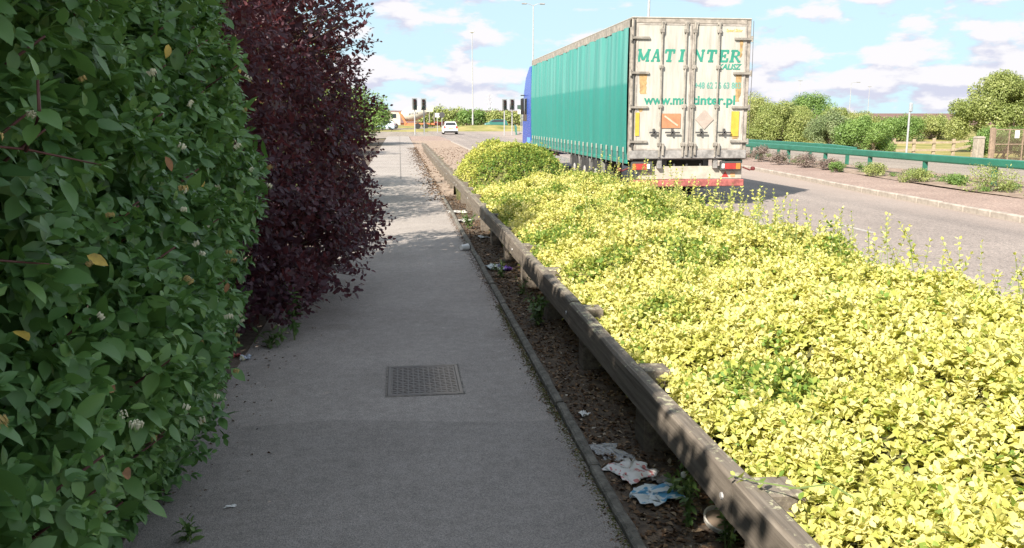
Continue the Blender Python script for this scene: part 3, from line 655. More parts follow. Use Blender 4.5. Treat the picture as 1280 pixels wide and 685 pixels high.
def hedge_shoots(f, x0, x1, y0, y1, per_m2, leaf, nodes, ymask=None):
    n_ = int((x1-x0)*(y1-y0)*per_m2); x = rng.uniform(x0, x1, n_); y = rng.uniform(y0, y1, n_); z = f(x, y)
    e = 0.03; gx_ = (f(x+e, y)-f(x-e, y))/(2*e); gy_ = (f(x, y+e)-f(x, y-e))/(2*e); nr = nrm(np.stack([-gx_, -gy_, np.ones(n_)], 1))
    # steep sides need more shoots
    steep = np.sqrt(gx_**2+gy_**2); rep = rng.random(n_) < np.clip(0.35*steep, 0, 0.9); 
    P = np.stack([x, y, z], 1) - nr*np.minimum(rng.exponential(0.035, n_), 0.14)[:, None]
    P = np.concatenate([P, P[rep] + rng.normal(size=(rep.sum(), 3))*0.05]); nr = np.concatenate([nr, nr[rep]])
    ok = (P[:, 2] > 0.02) & ((P[:, 0] > 1.235) | (P[:, 2] > 0.45))
    P, nr = P[ok], nr[ok]
    if ymask is not None: k_ = ymask(P); P, nr = P[k_], nr[k_]
    ax = nrm(nr*0.9 + np.array([0, 0, 0.45]) + rng.normal(size=P.shape)*0.33)
    return shoots(P, ax, nodes, leaf*0.34, rng.uniform(0.8, 1.2, len(P))*leaf, spread=1.0, droop=0.0, upn=0.35, taper=0.75, jit=0.3)
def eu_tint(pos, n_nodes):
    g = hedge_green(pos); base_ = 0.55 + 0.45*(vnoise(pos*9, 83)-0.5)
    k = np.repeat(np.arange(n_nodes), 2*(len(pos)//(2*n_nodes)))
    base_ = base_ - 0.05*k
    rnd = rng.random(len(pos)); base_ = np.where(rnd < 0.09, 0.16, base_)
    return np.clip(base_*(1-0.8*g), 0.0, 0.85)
near = hedge_shoots(hedge_top, 1.18, 3.84, 1.4, 6.2, 1050, 0.037, 4); tn = eu_tint(near[0], 4)
mid = hedge_shoots(hedge_top, 1.18, 3.84, 6.2, 15.8, 760, 0.044, 3); tm = eu_tint(mid[0], 3)
# tall loose shoots standing above the hedge, greener
n_ = 430; x = np.concatenate([rng.uniform(2.8, 3.72, 300), rng.uniform(1.5, 3.5, 130)]); y = np.concatenate([2.8+10*rng.random(300)**1.2, rng.uniform(5, 15.4, 130)]); zt = hedge_top(x, y)
hh = 0.07+0.34*rng.random(n_)**1.5; ax = nrm(np.stack([rng.normal(0, .22, n_), rng.normal(0, .22, n_), np.ones(n_)], 1)); tips = np.stack([x, y, zt], 1) + ax*hh[:, None]
tall = shoots(tips, ax, 8, 0.034, rng.uniform(0.032, 0.05, n_), spread=1.0, droop=0.0, upn=0.5, taper=0.6, jit=0.25)
tt = np.clip(0.16 + 0.4*rng.random(len(tall[0])) , 0, 0.7)
pos, d, nn, size = [np.concatenate([a_, c_]) for a_, c_ in zip(near, tall)]; tint = np.concatenate([tn, tt])
sel = pick_largest(pos, d, nn, size, 0.56, cell=8); rest = np.setdiff1d(np.arange(len(pos)), sel)
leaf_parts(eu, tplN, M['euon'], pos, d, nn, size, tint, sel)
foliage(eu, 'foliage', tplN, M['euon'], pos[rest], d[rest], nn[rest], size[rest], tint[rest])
# darker leaves a little way inside
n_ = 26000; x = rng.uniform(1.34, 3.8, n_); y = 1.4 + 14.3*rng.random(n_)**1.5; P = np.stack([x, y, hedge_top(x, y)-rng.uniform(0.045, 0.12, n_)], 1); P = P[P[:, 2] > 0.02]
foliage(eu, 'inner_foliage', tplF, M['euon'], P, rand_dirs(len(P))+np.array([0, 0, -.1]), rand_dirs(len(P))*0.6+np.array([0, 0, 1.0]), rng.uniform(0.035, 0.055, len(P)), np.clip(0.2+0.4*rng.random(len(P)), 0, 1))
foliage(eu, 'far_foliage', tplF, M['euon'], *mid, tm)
b = MB()
for t_, a_, h_ in zip(tips, ax, hh): b.tube([t_-a_*(h_+0.12), t_], [0.003, 0.0015], 4)
# one runner creeping over the rail
run = [(1.40, 2.36, 0.47), (1.33, 2.40, 0.51), (1.24, 2.44, 0.482), (1.15, 2.55, 0.462), (1.10, 2.60, 0.462)]
b.tube(run, [0.0035, 0.003, 0.003, 0.0025, 0.0015], 5)
b.v = [(v[0]-2.5, v[1]-8, v[2]) for v in b.v]; tag(b.build('stems', M['stem_green'], eu), kind='stuff')
rp = np.array(run[1:]); r4 = shoots(rp, np.array([(-0.7, 0.5, 0.15)]*4), 2, 0.02, 0.045, spread=1.1, droop=0, upn=1.0, jit=0.2)
foliage(eu, 'runner_leaves', tplN, M['euon'], *r4, np.full(len(r4[0]), 0.12))
# the separate greener bush at the far end of the rail
eb = thing('euonymus_bush', 'rounded greener euonymus bush at far end of the timber rail', 'shrub', (2.3, 18.2, 0))
def bush_top(x, y):
    q_ = ((x-2.35)/1.25)**2 + ((y-18.4)/1.9)**2
    P = np.stack([x*2.1, y*1.7, 0*x], 1)
    return 1.16*np.sqrt(np.clip(1-q_**1.3, 0, 1)) + 0.26*(fbm(P, 91)-0.5)*np.clip(1.4-q_, 0, 1) - 0.1*np.clip(q_-1, 0, 1)
core_sheet(eb, bush_top, 1.15, 3.55, 16.6, 20.2, 0.13, eb.location)
bs = hedge_shoots(bush_top, 1.05, 3.65, 16.4, 20.4, 620, 0.046, 3)
# bare ground beyond has no leaves: keep only those on the bush
q_ = ((bs[0][:, 0]-2.35)/1.3)**2 + ((bs[0][:, 1]-18.4)/1.95)**2; ok = q_ < 1.05
bs = [a_[ok] for a_ in bs]; bt = np.clip(-0.04 + 0.5*(fbm(bs[0]*2.2, 97)-0.5) + 0.22*sstep(bs[0][:, 2], 0.8, 1.15) + 0.25*rng.random(len(bs[0]))-0.1 + 0.25*sstep(1.9-bs[0][:, 0], 0, 0.6), 0.02, 0.8)
foliage(eb, 'foliage', tplF, M['euon'], *bs, bt)

# ------------------------------------------------------------------ timber knee rail
def rail_run(name, label, y0, spacing, nposts, last_rail, tilt=0.0):
    tb = thing(name, label, 'barrier', (1.14, y0, 0))
    pm = []
    for k in range(nposts):
        if k < 3:
            b = MB(); j = lambda: random.uniform(-0.004, 0.004); x0, x1, ya, yb = 0.043, 0.183, -0.075, 0.075
            h_ = 0.412
            b.rings([[(x0, ya, -0.25), (x1, ya, -0.25), (x1, yb, -0.25), (x0, yb, -0.25)], [(x0+j(), ya+j(), h_-0.006), (x1+j(), ya+j(), h_-0.01), (x1+j(), yb+j(), h_-0.01), (x0+j(), yb+j(), h_-0.006)], [(x0+.004, ya+.006, h_), (x1-.006, ya+.006, h_-0.004), (x1-.006, yb-.006, h_-0.004), (x0+.004, yb-.006, h_)]])
            o = b.build('post', M['timber'], tb); pm.append(o.data)
        else: o = link('post', pm[random.randrange(3)], None, tb)
        o.location = (random.uniform(-0.004, 0.004), k*spacing, random.uniform(-0.015, 0.008)); o.rotation_euler = (random.uniform(-.01, .01), random.uniform(-.012, .012), random.uniform(-.03, .03))
    k = -2; rm = []
    while k*spacing < last_rail-0.5:
        ya = k*spacing; yb = min((k+2)*spacing, last_rail); nseg = 12; rs = []
        for i in range(nseg+1):
            y = ya + 0.004 + (yb-ya-0.008)*i/nseg; j = lambda: random.uniform(-0.0025, 0.0025); z1 = 0.44 + 0.006*math.sin(y*1.7+y0) + tilt; z0 = 0.27 + 0.004*math.sin(y*1.1); c = 0.012
            rs.append([(-0.04+j(), y, z0+c), (-0.04+j(), y, z1-c), (-0.04+c, y, z1+j()), (0.04-c, y, z1+j()), (0.04+j(), y, z1-c), (0.04+j(), y, z0+c), (0.04-c, y, z0+j()), (-0.04+c, y, z0+j())])
        b = MB(); b.rings(rs, True); o = b.build('rail', M['timber'], tb); o.location = (random.uniform(-.003, .003), 0, random.uniform(-.006, .006)); rm.append(o)
        # bolt head at the splice
        b = MB(); b.lathe([(0.0001, -0.048), (0.012, -0.047), (0.014, -0.041)], 'X', (0, ya+0.09, 0.345), 8); b.build('bolt', M['steel'], o)
        k += 2
    return tb
rail_run('timber_barrier', 'near weathered timber knee rail on square posts beside the path', 2.62, 1.44, 11, 15.2)
rail_run('timber_barrier', 'far sunlit stretch of timber knee rail beyond the hedge', 20.6, 1.46, 17, 24.0)

# ------------------------------------------------------------------ articulated lorry
LX, LY = 4.78, 17.7                                       # rear left bottom corner of the trailer
lor = thing('articulated_lorry', 'articulated lorry with teal curtain side trailer and blue cab on the road', 'lorry', (LX, LY, ZR))
def lz(z): return z - ZR
TL, TW, TOP = 13.6, 2.55, lz(3.70); FLO = lz(0.90)
# curtain material: faded above the weld, stronger below, long streaks
cm, n, l, p = mat_new('teal_curtain'); p.inputs['Roughness'].default_value = 0.42; p.inputs['Specular IOR Level'].default_value = 0.45
t = n.new('ShaderNodeTexCoord'); s_ = n.new('ShaderNodeSeparateXYZ'); l.new(t.outputs['Object'], s_.inputs[0])
mp = n.new('ShaderNodeMapping'); mp.inputs['Scale'].default_value = (1, 2.2, 0.12); l.new(t.outputs['Object'], mp.inputs[0])
q = n.new('ShaderNodeTexNoise'); q.inputs['Scale'].default_value = 2; q.inputs['Detail'].default_value = 6; l.new(mp.outputs[0], q.inputs['Vector'])
st = n.new('ShaderNodeMath'); st.operation = 'MULTIPLY_ADD'; l.new(q.outputs[0], st.inputs[0]); st.inputs[1].default_value = 0.05; l.new(s_.outputs[2], st.inputs[2])
mr = n.new('ShaderNodeMapRange'); mr.inputs[1].default_value = lz(2.37); mr.inputs[2].default_value = lz(2.43); l.new(st.outputs[0], mr.inputs[0])
r1 = n.new('ShaderNodeValToRGB'); r1.color_ramp.elements[0].position = 0.35; r1.color_ramp.elements[1].position = 0.7; r1.color_ramp.elements[0].color = (0.014, 0.21, 0.178, 1); r1.color_ramp.elements[1].color = (0.022, 0.24, 0.207, 1); l.new(q.outputs[0], r1.inputs[0])
r2 = n.new('ShaderNodeValToRGB'); r2.color_ramp.elements[0].position = 0.4; r2.color_ramp.elements[1].position = 0.75; r2.color_ramp.elements[0].color = (0.04, 0.25, 0.217, 1); r2.color_ramp.elements[1].color = (0.12, 0.34, 0.31, 1); l.new(q.outputs[0], r2.inputs[0])
mxx = n.new('ShaderNodeMix'); mxx.data_type = 'RGBA'; l.new(mr.outputs[0], mxx.inputs[0]); l.new(r1.outputs[0], mxx.inputs[6]); l.new(r2.outputs[0], mxx.inputs[7]); l.new(mxx.outputs[2], p.inputs['Base Color'])
M['curtain'] = cm
# door material: off white with dirt, and rust runs under the hinges
cm, n, l, p = mat_new('door_white'); p.inputs['Roughness'].default_value = 0.5
t = n.new('ShaderNodeTexCoord'); mp = n.new('ShaderNodeMapping'); mp.inputs['Scale'].default_value = (7, 1, 0.7); l.new(t.outputs['Object'], mp.inputs[0])
q = n.new('ShaderNodeTexNoise'); q.inputs['Scale'].default_value = 1.6; q.inputs['Detail'].default_value = 7; q.inputs['Roughness'].default_value = 0.65; l.new(mp.outputs[0], q.inputs['Vector'])
r1 = n.new('ShaderNodeValToRGB'); r1.color_ramp.elements[0].position = 0.32; r1.color_ramp.elements[1].position = 0.6; r1.color_ramp.elements[0].color = (0.32, 0.31, 0.275, 1); r1.color_ramp.elements[1].color = (0.44, 0.435, 0.395, 1); l.new(q.outputs[0], r1.inputs[0])
l.new(r1.outputs[0], p.inputs['Base Color']); M['door'] = cm
M['rust_run'] = plain('rust_stain', (0.36, 0.24, 0.11), 0.8, var=0.3, scale=9)
M['door_frame'] = plain('door_frame_grey', (0.3, 0.27, 0.235), 0.6, var=0.3, scale=7)
M['teal_ink'] = plain('teal_lettering', (0.03, 0.235, 0.17), 0.5)
M['sill'] = plain('sill_steel', (0.3, 0.29, 0.28), 0.55, 0.3, var=0.3, scale=8)
M['placard_orange'] = plain('orange_plate', (0.4, 0.19, 0.1), 0.55, var=0.15)
M['placard_grey'] = plain('grey_plate', (0.38, 0.32, 0.28), 0.6, var=0.12)
M['blue'] = plain('cab_blue', (0.02, 0.07, 0.42), 0.25, var=0.08)
M['bumper_red'] = plain('faded_red_bumper', (0.33, 0.1, 0.09), 0.6, var=0.4, scale=5)
M['bumper_white'] = plain('dusty_white_panel', (0.4, 0.38, 0.32), 0.6, var=0.15)
# box body
b = MB(); b.box(0.03, TW-0.03, 0.06, TL-0.02, FLO-0.12, FLO, 0); b.build('floor', M['dark_steel'], lor)
rf = MB(); rf.box(-0.005, TW+0.005, -0.03, TL, TOP-0.03, TOP, 0.008); roof = rf.build('roof', plain('roof_sheet', (0.36, 0.34, 0.3), 0.5), lor)
b = MB(); b.box(-0.004, 0.05, 0.02, TL-0.01, TOP-0.2, TOP-0.0305); b.box(TW-0.05, TW+0.004, 0.02, TL-0.01, TOP-0.2, TOP-0.0305); b.build('roof_rail', M['door_frame'], lor)
b = MB(); b.box(0, TW, TL-0.06, TL, FLO-0.1, TOP-0.032); b.build('front_wall', M['door'], lor)
# curtains with vertical ripples
for sd in (0, 1):
    ny_, nz_ = 260, 16; V = []; F = []
    for j in range(nz_+1):
        v = j/nz_; z = FLO-0.12 + (TOP-0.19-(FLO-0.12))*v
        for i in range(ny_+1):
            yv = 0.16 + (TL-0.22)*i/ny_
            amp = 0.010 + 0.028*max(0, (v-0.42)/0.58)**1.2
            nzv = math.sin(yv*5.3+0.6*math.sin(yv*1.7))*0.5 + math.sin(yv*11.9+1.3+0.8*math.sin(yv*0.9))*0.35 + math.sin(yv*2.3)*0.3
            x = -0.012 - amp*nzv - 0.02*math.sin(math.pi*v)
            if j == 0: x = 0.012
            V.append((x if sd == 0 else TW-x, yv, z))
    for j in range(nz_):
        for i in range(ny_):
            a_ = j*(ny_+1)+i; F.append((a_, a_+1, a_+ny_+2, a_+ny_+1))
    b = MB(); b.add(V, F); cur = b.build('curtain', M['curtain'], lor, True)
    # lower hem
    b = MB(); xs_ = (-0.012, 0.02) if sd == 0 else (TW-0.02, TW+0.012)
    b.box(xs_[0], xs_[1], 0.16, TL-0.06, FLO-0.2, FLO-0.1205, 0.005); b.build('side_rail', plain('side_rail_teal', (0.03, 0.23, 0.18), 0.5), lor)
    me1 = me2 = None
    for k in range(26):
        yv = 0.35 + k*0.51
        if me1 is None:
            b = MB(); sg = -1 if sd == 0 else 1
            b.box(-0.008, 0.008, -0.014, 0.014, -0.24, 0.06, 0.0); o = b.build('buckle_strap', plain('strap_grey', (0.16, 0.17, 0.16), 0.7), lor); me1 = o.data
            b = MB(); b.box(-0.014, 0.014, -0.026, 0.026, 0.04, 0.15, 0.005); q_ = b.build('buckle', plain('pale_buckle', (0.45, 0.47, 0.43), 0.4, 0.4), o); me2 = q_.data
        else: o = link('buckle_strap', me1, None, lor); q_ = link('buckle', me2, None, o)
        o.location = ((-0.04 if sd == 0 else TW+0.04), yv, FLO)
# corner posts, header, sill
b = MB(); b.box(-0.004, 0.09, -0.012, 0.15, FLO-0.12, TOP-0.032, 0.01); b.build('corner_post', M['door_frame'], lor)
b = MB(); b.box(TW-0.09, TW+0.004, -0.012, 0.15, FLO-0.12, TOP-0.032, 0.01); b.build('corner_post', M['door_frame'], lor)
b = MB(); b.box(0.092, TW-0.092, -0.02, 0.1, lz(3.58), TOP-0.033, 0.006); b.build('header', M['door_frame'], lor)
b = MB(); b.box(0.0, TW, -0.05, 0.12, FLO-0.09, FLO+0.085, 0.012); b.build('rear_sill', M['sill'], lor)
# wires and hooks on the header
for u_ in (0.66, 1.16, 1.36, 1.86):
    b = MB(); b.box(u_-0.05, u_+0.05, -0.06, -0.021, lz(3.55), lz(3.61), 0.01); b.tube([(u_+0.01, -0.065, lz(3.56)), (u_, -0.07, lz(3.4)), (u_-0.01, -0.06, lz(3.33))], 0.012, 5); b.build('rod_keeper', M['rod'], lor)
# doors
DZ0, DZ1 = FLO+0.09, lz(3.575)
def door(x0, x1, hinge_left, rods, levers):
    b = MB(); b.box(x0, x1, -0.03, 0.04, DZ0, DZ1, 0.008); dr = b.build('rear_door', M['door'], lor)
    b = MB(); e = 0.035
    for (a0, a1, c0, c1) in ((x0, x0+e, DZ0, DZ1), (x1-e, x1, DZ0, DZ1), (x0+e+.001, x1-e-.001, DZ0, DZ0+e), (x0+e+.001, x1-e-.001, DZ1-e, DZ1)): b.box(a0, a1, -0.036, -0.0305, c0, c1)
    b.build('seal', plain('door_seal', (0.33, 0.3, 0.27), 0.7, var=0.3), dr)
    for u_ in rods:
        b = MB(); b.tube([(u_, -0.065, DZ0-0.14), (u_, -0.065, DZ1+0.02)], 0.019, 8); b.build('lock_rod', M['rod'], dr)
        for z_ in (DZ0+0.12, lz(1.9), lz(2.7), DZ1-0.15):
            b = MB(); b.box(u_-0.045, u_+0.045, -0.088, -0.031, z_-0.045, z_+0.045, 0.012); b.build('rod_guide', M['rod'], dr)
    for (u0, u1) in levers:
        b = MB(); b.bar((u0, -0.09, lz(1.36)), (u1, -0.09, lz(1.355)), 0.02, 0.032); b.box((u0+u1)/2-0.02, (u0+u1)/2+0.02, -0.1, -0.032, lz(1.3), lz(1.44), 0.006); b.build('lever', M['dark_steel'], dr)
    for u_ in rods:
        b = MB(); b.box(u_+0.05, u_+0.1, -0.1, -0.052, DZ0-0.11, DZ0+0.14, 0.01); b.build('lock_cam', M['rod'], dr)
    hx = x0 if hinge_left else x1; sg = 1 if hinge_left else -1
    for z_ in (3.28, 2.58, 1.88, 1.17):
        b = MB(); a_, c_ = sorted((hx-sg*0.10, hx+sg*(0.27)))
        b.prism([(a_, lz(z_)-0.022), (c_, lz(z_)-0.022), (c_, lz(z_)+0.022), (a_, lz(z_)+0.022)] , 'Y', -0.075, -0.037); b.lathe([(0.028, lz(z_)-0.06), (0.028, lz(z_)+0.06)], 'Z', (hx-sg*0.11, -0.045, 0), 8); b.build('hinge', M['rod'], dr)
    for (z0, z1, wd) in (((2.15, 2.55, 0.17), (1.78, 1.86, 0.1)) if hinge_left else ((2.9, 3.25, 0.08), (2.0, 2.55, 0.13), (1.22, 1.28, 0.16))):
        a_, c_ = sorted((hx+sg*0.075, hx+sg*(0.075+wd)))
        V = []; nseg = 9
        for i in range(nseg+1):
            tt_ = i/nseg; z = lz(z1)+(lz(z0)-lz(z1))*tt_; V += [(a_+random.uniform(0, .03)*tt_, -0.0335, z), (c_-random.uniform(0, .06)*tt_, -0.0335, z)]
        b = MB(); b.add(V, [(2*i, 2*i+1, 2*i+3, 2*i+2) for i in range(nseg)]); b.build('rust_run', M['rust_run'], dr)
    return dr
dl = door(0.093, 1.268, True, (0.63, 1.14), ((0.40, 0.60), (0.74, 1.06)))
drr = door(1.282, 2.457, False, (1.33, 1.85), ((1.40, 1.66), (1.88, 2.18)))
# reflective strips, plates
for (x0, x1, z0, z1, m_, nm, par) in ((0.105, 0.19, 1.29, 1.77, 'yellow', 'reflector_strip', dl), (2.19, 2.36, 1.28, 1.80, 'yellow', 'reflector_strip', drr), (0.67, 1.08, 1.45, 1.75, 'placard_orange', 'hazard_plate', dl)):
    b = MB(); b.box(x0, x1, -0.046, -0.0385, lz(z0), lz(z1)); b.build(nm, M[m_], par)
b = MB(); b.bar((0.73, -0.049, lz(1.70)), (1.02, -0.049, lz(1.50)), 0.004, 0.035); b.build('fold_line', plain('pale_fold', (0.6, 0.4, 0.3), 0.6), dl)
b = MB(); c_ = (1.60, 1.63); b.prism([(c_[0]-0.2, lz(c_[1])), (c_[0], lz(c_[1]-0.205)), (c_[0]+0.2, lz(c_[1])), (c_[0], lz(c_[1]+0.205))], 'Y', -0.046, -0.0385); b.build('placard', M['placard_grey'], drr)
# slab serif lettering
GLY = {
 'M': (1.25, [('h', 0.0, 0.36, 0, .13), ('h', 0.89, 1.25, 0, .13), ('h', 0.0, 0.33, .87, 1), ('h', 0.92, 1.25, .87, 1), ('v', .12, .27, .1, .9), ('v', .96, 1.13, .1, .9), ('d', .12, .95, .62, .12, .2), ('d', .62, .12, 1.1, .95, .17)]),
 'A': (1.05, [('h', 0, .36, 0, .13), ('h', .66, 1.05, 0, .13), ('d', .18, .08, .52, 1.0, .12), ('d', .86, .08, .55, 1.0, .22), ('h', .28, .76, .3, .42)]),
 'T': (0.95, [('h', 0, .95, .85, 1), ('v', 0, .12, .66, .95), ('v', .83, .95, .66, .95), ('v', .37, .6, .08, .9), ('h', .22, .75, 0, .13)]),
 'I': (0.5, [('h', 0, .5, 0, .13), ('h', 0, .5, .87, 1), ('v', .14, .37, .1, .9)]),
 'N': (1.12, [('h', 0, .36, 0, .13), ('h', 0, .3, .87, 1), ('h', .74, 1.12, .87, 1), ('v', .11, .25, .1, .9), ('v', .86, 1.0, .1, .9), ('d', .16, .97, .95, .03, .22)]),
 'E': (0.95, [('h', 0, .93, 0, .14), ('h', 0, .9, .86, 1), ('v', .12, .35, .1, .9), ('h', .3, .64, .44, .57), ('v', .82, .94, .05, .34), ('v', .79, .9, .68, .95), ('v', .56, .66, .35, .66)]),
 'R': (1.08, [('h', 0, .45, 0, .13), ('h', 0, .66, .87, 1), ('v', .12, .34, .1, .9), ('h', .3, .66, .43, .55), ('v', .68, .88, .56, .86), ('d', .6, .92, .8, .8, .17), ('d', .6, .5, .8, .62, .17), ('d', .5, .5, .92, .06, .2), ('h', .84, 1.08, 0, .13)]),
}
def slab(ch, x0, x1, z0, z1, y, mat, par):
    wd, sk = GLY[ch]; b = MB(); s_ = (x1-x0)/(wd+0.18); H_ = z1-z0
    for i, k in enumerate(sk):
        if k[0] == 'h': e_ = 0.03 if k[3] == 0 else (-0.03 if k[4] == 1 else 0); pl = [(k[1], k[3]+min(e_, 0)), (k[2], k[3]+min(e_, 0)), (k[2], k[4]+max(e_, 0)), (k[1], k[4]+max(e_, 0))]
        elif k[0] == 'v': pl = [(k[1]-.035, k[3]), (k[2]+.035, k[3]), (k[2]+.035, k[4]), (k[1]-.035, k[4])]
        else:
            _, ax_, ay_, bx_, by_, w_ = k; w_ += 0.07; pl = [(ax_-w_/2, ay_), (ax_+w_/2, ay_), (bx_+w_/2, by_), (bx_-w_/2, by_)]
        b.prism([(x0 + s_*(u_ + 0.18*v_), z0 + H_*v_) for u_, v_ in pl], 'Y', y-0.0004*i, -0.0295)
    return b.build('letter', mat, par)
zt0, zt1 = lz(2.80), lz(3.06)
for ch, x0, x1, par in (('M', .10, .40, dl), ('A', .40, .63, dl), ('T', .68, .92, dl), ('I', .99, 1.14, dl), ('N', 1.30, 1.56, drr), ('T', 1.58, 1.82, drr), ('E', 1.84, 2.09, drr), ('R', 2.09, 2.37, drr)):
    slab(ch, x0, x1, zt0, zt1, -0.033, M['teal_ink'], par)
def text(s_, x0, x1, z0, hgt, mat, par, y=-0.034, off=0.012, shear=0.0, name='lettering'):
    cu = bpy.data.curves.new('t', 'FONT'); cu.body = s_; cu.size = 1.0; cu.offset = off; cu.shear = shear; cu.resolution_u = 3; cu.extrude = 0.002
    ob = bpy.data.objects.new('t', cu); COL.objects.link(ob); bpy.context.view_layer.update()
    me = bpy.data.meshes.new_from_object(ob.evaluated_get(bpy.context.evaluated_depsgraph_get())); bpy.data.objects.remove(ob)
    co = np.array([v.co[:] for v in me.vertices]); w_ = co[:, 0].max()-co[:, 0].min(); x_ = co[:, 0].min()
    sx_ = (x1-x0)/w_; sz_ = hgt/0.7
    co2 = np.stack([x0+(co[:, 0]-x_)*sx_, np.where(co[:, 2] > 0, y, y+0.0045), z0+co[:, 1]*sz_], 1)
    me.vertices.foreach_set('co', co2.ravel().astype(np.float32)); me.update(); me.name = name
    return link(name, me, mat, par)
text('KALISZ', 1.85, 2.37, lz(2.66), 0.11, M['teal_ink'], drr, shear=0.25, off=0.035)
text('+48 62 76 63 803', 1.36, 2.37, lz(2.27), 0.125, plain('grey_teal_ink', (0.12, 0.3, 0.25), 0.5), drr, off=0.03)
text('www.ma', 0.28, 1.20, lz(1.94), 0.185, M['teal_ink'], dl, off=0.03)
text('tinter.pl', 1.32, 2.26, lz(1.94), 0.185, M['teal_ink'], drr, off=0.03)
text('Speed Slider', 2.0, 2.36, lz(3.42), 0.06, plain('orange_ink', (0.6, 0.38, 0.1), 0.5), drr, shear=0.2)
# rear underside: lamps, white panel, red bumper
b = MB(); b.box(0.25, TW-0.02, 0.10, 0.16, lz(0.37), lz(0.645), 0.006); b.build('rear_panel', M['bumper_white'], lor)
b = MB(); b.box(0.04, TW+0.0, -0.01, 0.11, lz(0.215), lz(0.365), 0.015); b.build('bumper', M['bumper_red'], lor)
for u_ in (0.67, 1.90):
    b = MB(); b.box(u_-0.05, u_+0.05, 0.0, 0.095, lz(0.6), FLO-0.092, 0.01); b.build('bracket', M['sill'], lor)
for u_ in (1.02, 1.30, 1.6):
    b = MB(); b.box(u_-0.022, u_+0.022, 0.105, 0.15, lz(0.646), lz(0.7), 0.006); b.build('stub', M['sill'], lor)
for u0 in (0.06, 2.02):
    b = MB(); b.box(u0, u0+0.46, 0.0, 0.095, lz(0.55), lz(0.75), 0.012); lc = b.build('light_cluster', M['dark_steel'], lor)
    b = MB(); b.box(u0+0.09, u0+0.33, -0.012, -0.001, lz(0.58), lz(0.71), 0.004); b.build('lens', M['red'], lc)
    oo = u0+0.335 if u0 > 1 else u0+0.02
    b = MB(); b.box(oo, oo+0.10 if u0 > 1 else oo+0.065, -0.012, -0.001, lz(0.58), lz(0.71), 0.004); b.build('lens', M['orange'], lc)
    oo = u0+0.02 if u0 > 1 else u0+0.335
    b = MB(); b.box(oo, oo+0.06, -0.012, -0.001, lz(0.6), lz(0.7), 0.004); b.build('number_lamp', M['white'], lc)
b = MB(); b.prism([(2.08, lz(0.41)), (2.24, lz(0.41)), (2.16, lz(0.53))], 'Y', 0.092, 0.0995); b.build('triangle_reflector', M['red'], lor)
b = MB(); b.box(2.28, 2.38, 0.092, 0.0995, lz(0.41), lz(0.5)); b.build('sticker', plain('orange_sticker', (0.55, 0.3, 0.15), 0.6), lor)
for sg, x_ in ((-1, 0.0), (1, TW)):   # marker lamps on stalks
    b = MB(); b.tube([(x_-sg*0.02, 0.06, lz(0.62)), (x_+sg*0.13, 0.03, lz(0.56)), (x_+sg*0.2, 0.03, lz(0.58))], 0.018, 6); b.lathe([(0.0001, -0.05), (0.04, -0.04), (0.045, 0.02), (0.0001, 0.03)], 'Y', (x_+sg*0.2, 0.03, lz(0.59)), 10); b.build('marker_lamp', plain('dark_red_marker', (0.12, 0.02, 0.02), 0.5), lor)
# loose cord at right of the doors
b = MB(); b.tube([(TW+0.03, -0.05, TOP-0.05), (TW+0.045, -0.05, lz(2.6)), (TW+0.03, -0.05, lz(1.3))], 0.006, 4); b.build('cord', M['dark_steel'], lor)
b = MB(); b.tube([(0.045, -0.03, TOP-0.05), (0.05, -0.03, lz(1.0))], 0.014, 6); b.build('door_cord', M['dark_steel'], lor)
# chassis
b = MB(); b.box(0.75, 0.87, 0.16, 11.5, lz(0.5), FLO-0.125); b.box(1.68, 1.80, 0.16, 11.5, lz(0.5), FLO-0.125); b.box(0.87, 1.68, 2.9, 3.2, lz(0.5), lz(0.72)); b.build('chassis', M['dark_steel'], lor)
def wheel(root, x0, x1, y, r_, zc, face, rimcol):
    """tyre lathe about X; face -1: outer side at x0"""
    w_ = x1-x0; pr = [(r_*0.56, 0.0), (r_*0.62, -0.0), (r_*0.92, 0.01), (r_*0.985, 0.05), (r_, 0.08), (r_, w_-0.08), (r_*0.985, w_-0.05), (r_*0.92, w_-0.01), (r_*0.56, w_)]
    b = MB(); b.lathe([(a_, x0+h_) for a_, h_ in pr], 'X', (0, y, zc), 28); wh = b.build('wheel', M['rubber'], root, False)
    xo = x0 if face < 0 else x1; s_ = 1 if face < 0 else -1
    b = MB(); b.lathe([(r_*0.57, xo+s_*0.005), (r_*0.55, xo+s_*0.03), (r_*0.5, xo+s_*0.08), (r_*0.3, xo+s_*0.09), (r_*0.24, xo+s_*0.02), (r_*0.17, xo-s_*0.02), (0.001, xo-s_*0.025)], 'X', (0, y, zc), 20); b.build('rim', rimcol, wh)
    return wh
rimm = plain('dusty_rim', (0.4, 0.39, 0.37), 0.5, 0.3, var=0.2)
for y in (3.2, 4.52, 5.84):
    for (x0, x1, fc) in ((0.03, 0.42, -1), (TW-0.42, TW-0.03, 1)): wheel(lor, x0, x1, y, 0.53, 0.53, fc, rimm)
    for x0 in (0.02, TW-0.44):      # mudguards
        b = MB(); V = []; F = []
        for i in range(11):
            a_ = math.pi*(0.02+0.96*i/10); yy_, zz_ = y+0.63*math.cos(a_), 0.53+0.63*math.sin(a_); V += [(x0, yy_, zz_), (x0+0.42, yy_, zz_)]
            V += [(x0, y+0.655*math.cos(a_), 0.53+0.655*math.sin(a_)), (x0+0.42, y+0.655*math.cos(a_), 0.53+0.655*math.sin(a_))]
        for i in range(10):
            k = 4*i; F += [(k, k+1, k+5, k+4), (k+2, k+6, k+7, k+3), (k, k+4, k+6, k+2), (k+1, k+3, k+7, k+5)]
        b.add(V, F); b.build('mudguard', plain('grey_mudguard', (0.17, 0.17, 0.165), 0.6) if x0 < 1 else M['black'], lor)
